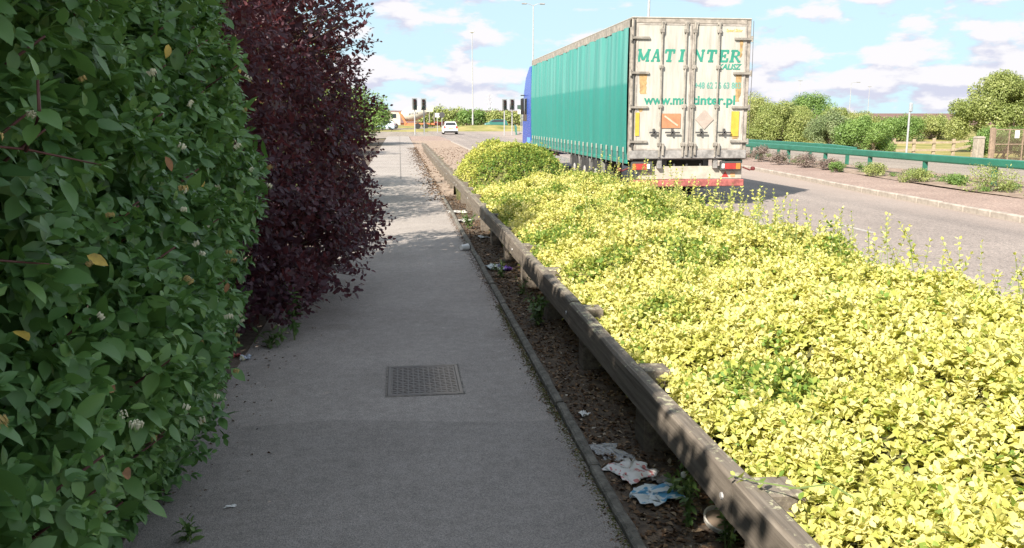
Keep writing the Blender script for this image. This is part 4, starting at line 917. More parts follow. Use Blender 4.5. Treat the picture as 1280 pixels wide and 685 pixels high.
for x0 in (0.05, TW-0.45):
    b = MB(); b.box(x0, x0+0.4, 2.3, 2.315, 0.2, lz(0.68)); b.build('mud_flap', M['black'], lor)
b = MB()
for z_ in (0.6, 0.85): b.box(0.03, 0.06, 6.8, 10.2, z_, z_+0.12)
b.build('side_guard', M['steel'], lor)
b = MB(); b.box(0.05, 0.3, 9.55, 10.2, 0.45, 0.72, 0.02); b.build('tool_box', M['bumper_red'], lor)
for x0 in (0.3, TW-0.42):
    b = MB(); b.box(x0, x0+0.12, 10.35, 10.47, 0.3, FLO-0.13); b.box(x0-0.06, x0+0.18, 10.28, 10.54, 0.24, 0.31); b.build('landing_leg', M['steel'], lor)
# tractor
b = MB(); b.box(0.8, 0.92, 9.9, 15.2, 0.75, 0.95); b.box(1.63, 1.75, 9.9, 15.2, 0.75, 0.95); b.build('tractor_frame', M['dark_steel'], lor)
b = MB(); b.prism([(14.0, 0.55), (16.0, 0.45), (16.15, 0.9), (16.12, 1.7), (15.85, 2.75), (15.3, 3.35), (14.35, 3.72), (14.0, 3.72)], 'X', 0.03, TW-0.03); cab = b.build('cab', M['blue'], lor)
for x_ in (0.028, TW-0.0315):
    b = MB(); b.prism([(15.0, 1.75), (16.02, 1.75), (15.72, 2.6), (15.0, 2.6)], 'X', x_-0.004, x_+0.004); b.build('side_window', M['glass'], cab)
    b = MB(); b.box(x_-0.006, x_+0.006, 14.15, 14.9, 0.8, 1.15); b.build('side_panel', plain('pale_blue_panel', (0.12, 0.35, 0.6), 0.4), cab)
b = MB(); b.add([(0.2, 16.12, 1.75), (TW-0.2, 16.12, 1.75), (TW-0.2, 15.86, 2.7), (0.2, 15.86, 2.7)], [(0, 1, 2, 3)]); b.build('windscreen', M['glass'], cab)
for x_, sg in ((0.0, -1), (TW, 1)):
    b = MB(); b.box(x_+sg*0.06-0.06, x_+sg*0.06+0.06, 15.6, 15.68, 2.0, 2.6, 0.02); b.bar((x_-sg*0.05, 15.6, 2.72), (x_+sg*0.12, 15.64, 2.72), 0.04, 0.04); b.build('mirror', M['black'], cab)
b = MB(); b.tube([(0.25, 13.8, 0.9), (0.25, 13.8, 3.5)], 0.09, 10); b.build('exhaust_stack', M['steel'], lor)
for y, dd in ((12.2, 0), (15.3, 1)):
    for (x0, x1, fc) in ((0.04, 0.38 if dd else 0.66, -1), (TW-(0.38 if dd else 0.66), TW-0.04, 1)): wheel(lor, x0, x1, y, 0.5, 0.5, fc, rimm)
b = MB(); b.lathe([(0.001, 0.02), (0.3, 0.03), (0.33, 0.06), (0.33, 0.55), (0.001, 0.56)], 'X', (0, 13.6, 0.72), 16); b.build('fuel_tank', M['steel'], lor)
b = MB(); b.box(0.06, 0.6, 11.4, 13.0, 1.02, 1.07, 0.01); b.build('wing', plain('grey_wing', (0.3, 0.3, 0.3), 0.6), lor)

# ------------------------------------------------------------------ far traffic
def car(name, label, loc, rz, body, group=None):
    c = thing(name, label, 'car', loc, rz, group)          # rear at -Y, nose +Y, 4.0 long
    sec = [(-2.0, 0.28, 0.80, 0.95, 0.72), (-1.93, 0.22, 0.86, 1.0, 0.74), (-1.6, 0.20, 0.88, 1.02, 0.74), (1.2, 0.2, 0.88, 0.95, 0.74), (1.8, 0.24, 0.82, 0.8, 0.68), (2.0, 0.32, 0.72, 0.66, 0.6)]
    b = MB(); b.rings([[(-w_, y, z0), (-w_-0.02, y, (z0+z1)*0.5), (-w2, y, z1), (w2, y, z1), (w_+0.02, y, (z0+z1)*0.5), (w_, y, z0)] for y, z0, w_, z1, w2 in sec]); b.build('body', body, c, False)
    gh = [(-1.93, 1.0, 0.73, 0.74), (-1.55, 1.42, 0.60, 0.7), (-0.2, 1.49, 0.58, 0.68), (0.5, 1.40, 0.58, 0.68), (1.2, 0.96, 0.70, 0.7)]
    b = MB(); b.rings([[(-0.74, y, 0.9), (-w_, y, z1), (w_, y, z1), (0.74, y, 0.9)] for y, z1, w_, w2 in gh], True); cabn = b.build('cabin', body, c)
    b = MB(); b.add([(-0.62, -1.90, 1.06), (0.62, -1.90, 1.06), (0.53, -1.60, 1.385), (-0.53, -1.60, 1.385)], [(0, 1, 2, 3)]); b.v = [(x, y-0.03, z+0.005) for x, y, z in b.v]; b.build('rear_window', M['glass'], cabn)
    b = MB(); b.add([(-0.6, 1.16, 1.0), (0.6, 1.16, 1.0), (0.53, 0.55, 1.38), (-0.53, 0.55, 1.38)], [(0, 1, 2, 3)]); b.v = [(x, y+0.03, z+0.02) for x, y, z in b.v]; b.build('windscreen', M['glass'], cabn)
    for sg in (-1, 1):
        b = MB(); b.add([(sg*0.74, -1.5, 1.0), (sg*0.72, 0.95, 1.0), (sg*0.605, 0.42, 1.38), (sg*0.625, -1.35, 1.38)], [(0, 1, 2, 3)]); b.v = [(x+sg*0.02, y, z) for x, y, z in b.v]; b.build('side_window', M['glass'], cabn)
        b = MB(); b.box(sg*0.69-0.1, sg*0.69+0.1, -2.02, -1.93, 0.68, 0.98, 0.02); b.build('tail_light', M['red'], c)
        b = MB(); b.box(sg*0.55-0.16, sg*0.55+0.16, 1.9, 2.0, 0.55, 0.68, 0.02); b.build('headlight', M['white'], c)
        for y in (-1.25, 1.3):
            b = MB(); b.lathe([(0.18, sg*0.70), (0.28, sg*0.69), (0.3, sg*0.72), (0.3, sg*0.86), (0.27, sg*0.89), (0.18, sg*0.89)], 'X', (0, y, 0.3), 16); wh = b.build('wheel', M['rubber'], c)
            b = MB(); b.lathe([(0.185, sg*0.88), (0.15, sg*0.86), (0.001, sg*0.875)], 'X', (0, y, 0.3), 12); b.build('rim', M['steel'], wh)
    b = MB(); b.box(-0.8, 0.8, -2.04, -1.9, 0.22, 0.42, 0.03); b.build('bumper', M['black'], c)
    b = MB(); b.box(-0.26, 0.26, -2.035, -1.99, 0.62, 0.73); b.build('number_plate', plain('yellow_plate', (0.6, 0.5, 0.12), 0.5), c)
    return c
car('car', 'white hatchback driving away towards the traffic lights', (5.95, 103.5, ZR), 0, plain('white_car_paint', (0.68, 0.69, 0.7), 0.25, var=0.03))
car('car', 'pale blue car half hidden behind the green bush at the junction', (-2.6, 148.5, ZR), R(78), plain('pale_blue_car_paint', (0.42, 0.55, 0.66), 0.3, var=0.03))
car('car', 'dark green car crossing beyond the bank at the junction', (16.7, 150.5, ZR+0.25), R(90), plain('green_car_paint', (0.03, 0.13, 0.11), 0.3, var=0.05))
# concrete mixer, nose to the left
mxr = thing('concrete_mixer', 'cream concrete mixer lorry with orange trim crossing the junction', 'mixer lorry', (-1.7, 157, ZR))
cream = plain('mixer_cream', (0.5, 0.47, 0.4), 0.45, var=0.1, scale=2); oran = plain('mixer_orange', (0.62, 0.2, 0.08), 0.5)
b = MB(); b.prism([(0.0, 0.7), (1.9, 0.7), (1.9, 2.9), (0.35, 2.95), (0.05, 1.9)], 'Y', -1.2, 1.2); cb = b.build('cab', cream, mxr)
b = MB(); b.prism([(0.35, 1.9), (1.2, 1.9), (1.2, 2.65), (0.5, 2.65)], 'Y', -1.215, -1.203); b.build('side_window', M['glass'], cb)
b = MB(); b.bar((1.75, -1.15, 2.95), (2.9, -1.15, 0.9), 0.15, 0.32); b.bar((1.75, 1.15, 2.95), (2.9, 1.15, 0.9), 0.15, 0.32); b.build('drum_stand', oran, mxr)
b = MB(); b.box(0.3, 8.0, -0.5, 0.5, 0.75, 1.05); b.box(2.6, 4.6, -1.15, -0.9, 0.6, 1.0); b.build('chassis', oran, mxr)
rs = []
for u_, r_ in ((0.0, 0.35), (0.15, 0.75), (0.9, 1.1), (1.8, 1.28), (2.6, 1.28), (3.6, 1.0), (4.6, 0.62), (4.75, 0.55)):
    a_ = R(12); cx_, cz_ = 2.1 + u_*math.cos(a_), 2.25 + u_*math.sin(a_)*1.0
    rs.append([(cx_ - r_*math.sin(k*math.pi/12)*math.sin(a_), r_*math.cos(k*math.pi/12), cz_ + r_*math.sin(k*math.pi/12)*math.cos(a_)) for k in range(24)])
b = MB(); b.rings(rs); dr_ = b.build('drum', cream, mxr, True)
b = MB()
for k, x_ in enumerate((3.35, 3.62, 3.9, 4.15, 4.42, 4.7)):
    b.box(x_, x_+0.17, -1.34, -1.28, 2.55+0.04*k, 2.85+0.04*k)
b.build('lettering', plain('grey_marking', (0.32, 0.34, 0.36), 0.6), dr_)
b = MB(); b.prism([(6.6, 3.0), (7.7, 3.0), (7.95, 4.1), (6.9, 4.1)], 'Y', -0.7, 0.7); b.build('hopper', cream, mxr)
b = MB(); b.bar((7.3, 0, 2.9), (8.1, 0, 1.3), 0.5, 0.12); b.box(7.0, 7.15, -0.8, 0.8, 1.05, 3.0); b.box(7.9, 8.0, -0.9, 0.9, 1.0, 2.9); b.build('chute', M['rod'], mxr)
for x_ in (1.0, 4.95, 6.35):
    for sg in (-1, 1):
        b = MB(); b.lathe([(0.3, sg*0.85), (0.5, sg*0.84), (0.52, sg*0.9), (0.52, sg*1.15), (0.5, sg*1.2), (0.3, sg*1.2)], 'Y', (x_, 0, 0.52), 18); wh = b.build('wheel', M['rubber'], mxr)
        b = MB(); b.lathe([(0.31, sg*1.19), (0.2, sg*1.14), (0.001, sg*1.2)], 'Y', (x_, 0, 0.52), 14); b.build('rim', plain('pale_rim', (0.5, 0.48, 0.45), 0.6), wh)
for x_ in (4.95, 6.35):
    b = MB(); b.box(x_-0.62, x_+0.62, -1.22, -0.85, 1.1, 1.2, 0.02); b.build('mudguard', M['black'], mxr)

# ------------------------------------------------------------------ traffic signals, columns, signs
def signal(label, x, y, rz=0.0, hh=3.6, twin=False):
    s_ = thing('traffic_light', label, 'traffic light', (x, y, ZR if x > 3.9 else -0.03), rz, 'traffic lights at the junction')
    b = MB(); b.tube([(0, 0.12, 0), (0, 0.12, hh+0.1)], 0.065, 8); b.build('pole', M['galv'], s_)
    b = MB(); b.box(-0.27, 0.27, 0.0, 0.03, hh-1.08, hh+0.12, 0.01); b.build('backing_board', plain('signal_board', (0.2, 0.21, 0.215), 0.6), s_)
    b = MB(); b.box(-0.14, 0.14, -0.16, -0.001, hh-0.98, hh+0.04, 0.03); hd = b.build('head', M['black'], s_)
    for k, cl in enumerate(((0.16, 0.02, 0.02), (0.14, 0.08, 0.02), (0.02, 0.12, 0.08))):
        z = hh - 0.13 - 0.32*k
        b = MB(); b.lathe([(0.001, -0.17), (0.1, -0.165)], 'Y', (0, 0, z), 12); b.build('lens', plain('lens', cl, 0.3), hd)
        b = MB(); b.rings([[(0.115*math.cos(a_), y_, z+0.115*math.sin(a_)) for a_ in np.linspace(-0.3, math.pi+0.3, 9)] for y_ in (-0.161, -0.36)], False, closed=False); b.build('visor', M['black'], hd)
    return s_
signal('left of the two traffic lights in front of the concrete mixer', 1.6, 90, 0.08)
signal('right of the two traffic lights in front of the concrete mixer', 2.55, 91, -0.15)
signal('left of the paired traffic lights on the median', 11.5, 95, 0.1, 3.8)
signal('right of the paired traffic lights on the median', 12.4, 95.5, -0.1, 3.85)
signal('traffic light nearest the blue lorry cab', 13.75, 96, 0.45, 3.95)
def column(name, label, x, y, z0, h, kind, group='street lamps'):
    s_ = thing(name, label, 'street lamp', (x, y, z0), 0, group)
    b = MB(); b.tube([(0, 0, 0), (0, 0, 1.5), (0, 0, 1.55), (0, 0, h)], [0.13, 0.13, 0.1, 0.055], 8); b.build('column', M['galv'], s_)
    if kind == 'double':
        for sg in (-1, 1):
            b = MB(); b.tube([(0, 0, h-0.1), (sg*0.45, 0, h+0.1), (sg*0.75, 0, h+0.14)], 0.035, 6); ar = b.build('arm', M['galv'], s_)
            b = MB(); b.box(min(sg*0.72, sg*1.3), max(sg*0.72, sg*1.3), -0.14, 0.14, h+0.06, h+0.2, 0.04); b.build('lantern', M['steel'], ar)
    elif kind == 'post':
        b = MB(); b.box(-0.3, 0.3, -0.3, 0.3, h, h+0.3, 0.08); b.build('lantern', M['white'], s_)
    elif kind == 'single':
        b = MB(); b.tube([(0, 0, h-0.05), (0.5, 0, h+0.12), (1.4, 0, h+0.16)], 0.05, 6); ar = b.build('arm', M['galv'], s_)
        b = MB(); b.box(1.3, 2.2, -0.15, 0.15, h+0.08, h+0.24, 0.05); b.build('lantern', M['steel'], ar)
    else:
        b = MB(); b.box(-0.5, 0.5, -0.12, 0.12, h-0.04, h+0.1, 0.03); b.build('lantern', M['steel'], s_)
    return s_
column('street_lamp', 'tall twin arm street lamp rising above the front of the lorry', 14.95, 97, -0.05, 14.0, 'double')
column('street_lamp', 'lamp column seen above the roof of the lorry trailer', 15.1, 52.2, -0.05, 14.3, 'double')
column('street_lamp', 'single post top lamp column across the junction near the white car', 11.35, 135, 0.66, 13.9, 'post')
column('street_lamp', 'distant lamp with one arm over the bushes on the right', 103.4, 190, -0.5, 10.2, 'single')
column('street_lamp', 'distant bare lamp column above the left bushes behind the guard rail', 91, 190, -0.5, 10.6, 'flat')
column('street_lamp', 'smallest distant lamp, right of the one armed lamp', 125, 220, 0.0, 10.0, 'flat')
# round sign seen from the back, white sign beside it
def sign(label, x, y, z, h, kind):
    s_ = thing('road_sign', label, 'road sign', (x, y, z))
    b = MB(); b.tube([(0, 0.04, 0), (0, 0.04, h)], 0.045, 8); b.build('pole', M['galv'], s_)
    if kind == 'disc':
        b = MB(); b.lathe([(0.001, -0.012), (0.38, -0.01), (0.38, 0.0), (0.001, 0.002)], 'Y', (0, 0, h-0.3), 20); b.build('plate', M['dark_steel'], s_)
    elif kind == 'square':
        b = MB(); b.box(-0.28, 0.28, -0.02, 0.0, h-0.55, h, 0.02); b.build('plate', M['white'], s_)
    elif kind == 'board':
        b = MB(); b.box(-0.45, 0.35, -0.02, 0.0, h-0.45, h, 0.02); b.build('plate', plain('dark_green_sign', (0.05, 0.09, 0.07), 0.5), s_)
        b = MB(); b.box(-0.4, 0.2, -0.025, 0.0, h-1.0, h-0.55, 0.02); b.build('plate', M['white'], s_)
    else:
        b = MB(); b.box(-0.06, 0.10, -0.06, 0.06, h, h+0.42, 0.03); b.build('plate', plain('grey_blade', (0.3, 0.33, 0.36), 0.5), s_)
    return s_
sign('dark round sign seen beside the white car', 5.45, 112, ZR, 2.6, 'disc')
sign('small white square sign next to the dark round sign', 4.95, 114, ZR, 2.55, 'square')
sign('dark sign board with white panel beside the blue lorry cab', 13.9, 99, -0.05, 3.2, 'board')
sign('thin grey post with narrow blade in front of the wooden fence', 23.7, 38, -0.3, 2.25, 'blade')
# low red barrier past the mixer
rb = thing('red_barrier', 'low red barrier behind the white car across the junction', 'barrier', (6.2, 160, ZR))
b = MB(); b.box(0, 3.6, -0.05, 0.05, 0.55, 1.25, 0.02); b.build('panel', plain('red_plastic', (0.42, 0.1, 0.07), 0.5), rb)
for k in range(4): b = MB(); b.box(0.2+k*1.05, 0.32+k*1.05, -0.1, 0.1, 0, 0.56); b.build('foot', M['rust'], rb)

# ------------------------------------------------------------------ green crash barriers
def guard(label, pts, sp=3.0, ramp=None, group='green crash barriers on the median'):
    """pts: list of (x, y, ztop) for the beam"""
    g = thing('crash_barrier', label, 'crash barrier', (pts[0][0], pts[0][1], -0.05), 0, group)
    o0 = Vector((pts[0][0], pts[0][1], -0.05)); b = MB(); rs = []
    for x, y, zt in pts:
        prof = [(-0.07, zt-0.21), (-0.09, zt-0.17), (-0.09, zt-0.02), (-0.07, zt), (0.07, zt), (0.09, zt-0.02), (0.09, zt-0.17), (0.07, zt-0.21)]
        rs.append([(x+u_-o0.x, y-o0.y, z_-o0.z) for u_, z_ in prof])
    b.rings(rs); b.build('beam', M['green_rail'], g)
    b = MB(); b.box(-0.05, 0.05, -0.055, 0.055, -0.2, 0.42); me_ = None
    y = min(q_[1] for q_ in pts) + 0.5; y1 = max(q_[1] for q_ in pts)
    P_ = sorted(pts, key=lambda q_: q_[1])
    while y < y1:
        zt = float(np.interp(y, [q_[1] for q_ in P_], [q_[2] for q_ in P_])); x = float(np.interp(y, [q_[1] for q_ in P_], [q_[0] for q_ in P_]))
        if zt > 0.3:
            if me_ is None: o = b.build('post', M['green_rail'], g); me_ = o.data
            else: o = link('post', me_, None, g)
            o.location = (x-o0.x, y-o0.y, (zt-0.2-0.42)+0.04)
        y += sp
    return g
guard('near green crash barrier along the median behind the lorry', [(15.15, 8.4-0.5, 0.63), (15.15, 25.4, 0.63), (15.15, 60, 0.63), (15.15, 84, 0.63)], 2.985)
guard('second green crash barrier running behind the near one', [(16.75, 30.2, 0.6), (16.75, 32, 0.66), (16.75, 39, 0.66), (16.75, 84, 0.66)])
guard('short ramped green barrier end beside the blue lorry cab', [(13.2, 98, -0.05), (14.0, 104, 0.7), (14.9, 112, 0.85)], 2.0)

# ------------------------------------------------------------------ shrubs and trees behind
M['bushA'] = leafmat('bush_leaf_yellow_green', [(0.0, (0.14, 0.2, 0.06)), (0.4, (0.26, 0.32, 0.1)), (0.8, (0.4, 0.43, 0.16)), (1.0, (0.48, 0.49, 0.22))], trans=(0.35, 0.4, 0.06), tfac=0.35, jitter=0.3)
M['bushB'] = leafmat('bush_leaf_green', [(0.0, (0.08, 0.15, 0.045)), (0.4, (0.15, 0.25, 0.07)), (0.8, (0.24, 0.36, 0.1)), (1.0, (0.33, 0.44, 0.15))], trans=(0.25, 0.4, 0.05), tfac=0.35, jitter=0.3)
M['bushC'] = leafmat('bush_leaf_grey', [(0.0, (0.08, 0.12, 0.05)), (0.4, (0.16, 0.22, 0.09)), (0.8, (0.28, 0.33, 0.16)), (1.0, (0.52, 0.49, 0.42))], trans=(0.3, 0.35, 0.15), tfac=0.2, jitter=0.35)
def bush(name, label, cat, c, rad, n_, leaf, mat, group=None, clump=0.33, seed=0, trunk=0.0, tadd=0.0, lo=True):
    """crown of clumps of small leaves over stems; c is the ground point, rad the half axes, trunk the clear height"""
    root = thing(name, label, cat, c, 0, group); c = np.array(c, float); rad = np.array(rad, float)
    if c[0] > 20 and c[1] < 100: n_ = int(n_*1.7); leaf *= 0.78
    cc = c + np.array([0, 0, trunk + rad[2]*(0.85 if trunk == 0 else 1.0)])
    m_ = max(14, int(3.2/(clump**2))); u = rand_dirs(m_); u[:, 2] = np.where(u[:, 2] < -0.55, -u[:, 2], u[:, 2])
    cl = cc + u*rad*(0.45+0.5*rng.random(m_)[:, None]**0.5); cr = clump*rad.mean()*rng.uniform(0.6, 1.3, m_)
    k = rng.choice(m_, n_, p=cr**2/np.sum(cr**2)); v = rand_dirs(n_); P = cl[k] + v*(cr[k]*(0.6+0.5*rng.random(n_)))[:, None]
    P = P + (fbm(P*2.5/leaf*0.04, seed+5)[:, None]-0.5)*cr[k][:, None]*0.8
    ok = P[:, 2] > c[2]+0.02; P, v, k = P[ok], v[ok], k[ok]
    dd = nrm(v*0.5 + rand_dirs(len(P))*0.9 + np.array([0, 0, -0.1])); nn_ = nrm(v + np.array([0, 0, 0.5]) + rand_dirs(len(P))*0.5)
    tint = np.clip(0.25 + 0.35*(rng.random(m_)[k]-0.3) + 0.35*(fbm(P*3.0/rad.mean(), seed)-0.4) + tadd, 0, 0.75)
    crn = foliage(root, 'crown', leaf_tpl('lo', 0.6, 0.12, 0.15), mat, P, dd, nn_, rng.uniform(0.7, 1.3, len(P))*leaf, tint)
    b = MB(); nst = 5 if trunk == 0 else 3
    for i in range(nst):
        a_ = random.uniform(0, 6.28); s0 = np.array([0.12*rad[0]*math.cos(a_), 0.12*rad[1]*math.sin(a_), -0.05]); e_ = cl[random.randrange(m_)]-c
        mid_ = s0 + (e_-s0)*0.5 + np.array([0, 0, 0.12*rad[2]]); b.tube([s0, mid_, e_], [0.03*rad.mean(), 0.018*rad.mean(), 0.006*rad.mean()], 6)
    for i in range(14):
        e_ = cl[random.randrange(m_)]-c; s_ = np.array([random.uniform(-.1, .1)*rad[0], random.uniform(-.1, .1)*rad[1], trunk+0.35*rad[2]]); b.tube([s_, (s_+e_)/2+np.array([0, 0, .05*rad[2]]), e_], [0.014*rad.mean(), 0.009*rad.mean(), 0.003*rad.mean()], 5)
    b.build('trunk' if trunk else 'stems', M['bark'], root, True)
    return root
# left of the path, beyond the smoke bush
bush('shrub', 'sunlit green bush at far left edge of the path before the junction', 'shrub', (-2.9, 56, 0), (2.2, 4.0, 1.7), 15000, 0.16, M['bushB'], seed=1, clump=0.26)
bush('shrub', 'yellow green shrub glimpsed through the top of the purple smoke bush', 'shrub', (-2.9, 14.2, 0), (1.55, 3.2, 1.95), 14000, 0.085, M['bushA'], seed=2, clump=0.3)
bush('shrub', 'green shrub left of the path just behind the smoke bush', 'shrub', (-3.2, 19.6, 0), (1.6, 3.6, 2.0), 12000, 0.1, M['bushB'], seed=3, clump=0.28)
bush('shrub', 'green shrub left of the path farther behind the smoke bush', 'shrub', (-4.2, 40, 0), (1.7, 3.0, 1.9), 9000, 0.14, M['bushB'], seed=4, clump=0.28)
# right side beyond the guard rail
gR = 'bushes beyond the opposite carriageway'
bush('shrub', 'large yellow green bush right next to the lorry doors', 'shrub', (28.6, 62, -0.6), (2.5, 2.5, 1.8), 15000, 0.14, M['bushA'], gR, 0.25, 11)
bush('shrub', 'pale tall bush at the back left behind the large yellow green bush', 'shrub', (29.3, 71, -0.5), (2.8, 2.5, 2.15), 11000, 0.16, M['bushA'], gR, 0.27, 12, tadd=0.15)
bush('shrub', 'grey green bush with pale flowers in the middle of the right hand bushes', 'shrub', (30.0, 57, -0.7), (1.75, 1.8, 1.5), 10000, 0.13, M['bushC'], gR, 0.27, 13)
bush('shrub', 'rounded bright green bush in front of the wooden fence end', 'shrub', (27.2, 48, -0.7), (1.75, 1.6, 1.28), 12000, 0.12, M['bushB'], gR, 0.26, 14, tadd=0.12)
bush('shrub', 'small round dark green tree top above the middle of the bushes', 'shrub', (41.5, 84, -0.6), (2.8, 2.4, 2.35), 9000, 0.18, M['bushB'], gR, 0.26, 15)
for i, (x, y, rx, rz_, mm, lb) in enumerate(((35, 66, 2.6, 1.5, 'bushA', 'pale loose bush behind the rounded bright green bush'), (41, 74, 3.2, 1.35, 'bushA', 'low yellow green bush left of the thin grey post'), (46, 76, 3.2, 1.25, 'bushB', 'low green bush right of the thin grey post'), (52, 80, 3.6, 1.2, 'bushA', 'low pale bush left of the large tree'), (36, 78, 3.2, 1.9, 'bushA', 'pale bush on the skyline under the one armed lamp'))):
    bush('shrub', lb, 'shrub', (x, y, -0.65), (rx, 2.0, rz_), 9000, 0.17, M[mm], gR, 0.26, 20+i, tadd=0.08)
bush('tree', 'large spreading yellow green tree at the right edge behind the gate', 'tree', (42.9, 56.5, -0.8), (4.1, 3.2, 2.62), 34000, 0.17, M['bushA'], None, 0.2, 31, trunk=0.2, tadd=-0.02)
bush('shrub', 'dark bush directly behind the rusty gate', 'shrub', (35.6, 47.6, -0.75), (2.1, 1.3, 1.0), 9000, 0.12, M['bushB'], gR, 0.26, 32)
# far side of the junction
gJ = 'bushes along the skyline across the junction'
for i, (x, y, rx, rz_, mm, lb) in enumerate(((9.5, 182, 6, 2.0, 'bushA', 'long low bush on the skyline right above the white car'), (16, 178, 6, 1.9, 'bushB', 'low green bush on the skyline behind the post top lamp'), (22, 172, 6, 1.7, 'bushA', 'pale bush on the skyline left of the paired median lights'), (29, 176, 6, 1.9, 'bushB', 'low green bush on the skyline behind the paired median lights'), (-9, 180, 7, 2.2, 'bushB', 'low bush on the skyline behind the mixer cab'))):
    bush('shrub', lb, 'shrub', (x, y, float(ground_z(np.array([x]), np.array([y]))[0])), (rx, 3.0, rz_), 5000, 0.4, M[mm], gJ, 0.25, 40+i)
# small plants in the median soil
mcol = leafmat('heather_leaf', [(0.0, (0.08, 0.06, 0.05)), (0.5, (0.2, 0.15, 0.13)), (1.0, (0.3, 0.25, 0.2))], trans=(0.3, 0.2, 0.2), tfac=0.15, jitter=0.4)
gM = 'small plants in the median soil'
for i, (x, y, s_, mm, lb) in enumerate(((13.75, 18.6, 0.42, 'bushA', 'yellow leaved plant at right end of the median bed'), (13.9, 21.7, 0.34, 'bushA', 'green and yellow plant, second from right on the median'), (14.3, 20.6, 0.22, 'bushB', 'low green tuft between the two right hand median plants'), (14.2, 24.4, 0.36, 'bushA', 'bushy yellow plant in front of the fourth barrier post'), (14.0, 26.3, 0.2, 'bushB', 'tiny green tuft between two barrier posts'), (14.4, 27.6, 0.26, mcol, 'low brown heather left of the third barrier post'), (14.3, 29.0, 0.32, mcol, 'wide mauve heather in the middle of the median bed'), (14.2, 31.0, 0.36, mcol, 'mauve heather left of the middle barrier post'), (14.4, 33.2, 0.4, mcol, 'taller brown plant in the left part of the median bed'), (14.3, 35.5, 0.34, mcol, 'dark heather close to the lorry on the median'), (14.5, 37.5, 0.4, 'bushB', 'green plant on the median closest to the lorry doors'), (14.6, 17.6, 0.24, 'bushB', 'green plant at the extreme right under the crash barrier'))):
    bush('median_plant', lb, 'plant', (x, y, -0.06), (s_*random.uniform(0.9, 1.5), s_*random.uniform(0.8, 1.2), s_*random.uniform(0.5, 0.8)), 1900, 0.042, M[mm] if isinstance(mm, str) else mm, gM, 0.42, 60+i)
PP, SS = [], []
for i in range(40):
    y = random.uniform(16.5, 42); x = max(mkx(y)+2.1, 13.5) + random.uniform(0.0, 1.4); s_ = random.uniform(0.07, 0.2); k = int(1500*s_)
    PP.append(np.array([x, y, -0.05]) + rng.normal(size=(k, 3))*np.array([s_*0.6, s_*0.6, 0]) + np.stack([0*np.arange(k), 0*np.arange(k), s_*rng.random(k)**1.3], 1))
P = np.concatenate(PP); me = leaf_mesh('ground_weeds', leaf_tpl('lo', 0.4, 0.1, 0.2), P, rand_dirs(len(P))*0.6+np.array([0, 0, 0.7]), rand_dirs(len(P))+np.array([0, 0, 0.4]), rng.uniform(0.03, 0.06, len(P)), 0.5*rng.random(len(P)))
tag(link('ground_weeds', me, M['bushB']), 'scrubby green weeds scattered between the plants on the median soil', 'weeds', kind='stuff')
# ------------------------------------------------------------------ fence, pillar, gate on the right
fn = thing('wooden_fence', 'pale post and rail wooden fence on yellow grass beyond the road', 'fence', (27.5, 47.5, -0.7))
for k in range(6):
    b = MB(); h_ = 1.15 + 0.05*(k % 2); b.box(-0.09, 0.09, -0.06, 0.06, -0.1, h_, 0.015); o = b.build('post', M['fence_wood'], fn); o.location = (k*1.32, 0.08*k, 0)
for z_, k0 in ((0.95, 0), (0.5, 0)):
    for k in range(5):
        b = MB(); b.bar((k*1.32+0.01, 0.08*k-0.085, z_), ((k+1)*1.32-0.01, 0.08*(k+1)-0.085, z_+(0.0 if k < 4 else (0.12 if z_ > .7 else 0.3))), 0.045, 0.12); b.build('rail', M['fence_wood'], fn)
gp = thing('gate_pillar', 'pale stone gate pillar between fence and rusty gate', 'pillar', (33.45, 46.5, -0.85))
b = MB(); b.box(-0.23, 0.23, -0.23, 0.23, -0.1, 1.38, 0.03); b.build('shaft', M['stone'], gp)
b = MB(); b.rings([[(-0.25, -0.25, 1.382), (0.25, -0.25, 1.382), (0.25, 0.25, 1.382), (-0.25, 0.25, 1.382)], [(-0.18, -0.18, 1.48), (0.18, -0.18, 1.48), (0.18, 0.18, 1.48), (-0.18, 0.18, 1.48)]]); b.build('cap', M['stone'], gp)
gt = thing('gate', 'rusty brown mesh gate with small white notice at right edge', 'gate', (33.9, 46.0, -0.85))
b = MB(); b.box(-0.12, 0.12, -0.1, 0.1, -0.1, 1.98, 0.02); b.build('post', M['rust'], gt)
for k in range(4): b = MB(); b.box(0.15+k*0.88, 0.21+k*0.88, -0.03, 0.03, 0.05, 1.9); b.build('upright', M['rust'], gt)
for z_ in (0.06, 1.0, 1.85): b = MB(); b.box(0.215, 2.785, -0.025, 0.025, z_, z_+0.055); b.build('cross_bar', M['rust'], gt)
b = MB()
for k in range(38): b.bar((0.22+k*0.068, 0, 0.1), (0.22+k*0.068, 0, 1.85), 0.008, 0.008)
for k in range(24): b.bar((0.22, 0.008, 0.14+k*0.072), (2.78, 0.008, 0.14+k*0.072), 0.008, 0.008)
tag(b.build('mesh_wires', M['rust'], gt), kind='stuff')
b = MB(); b.box(1.38, 1.66, -0.045, -0.031, 1.38, 1.82, 0.0); b.build('notice', M['white'], gt)
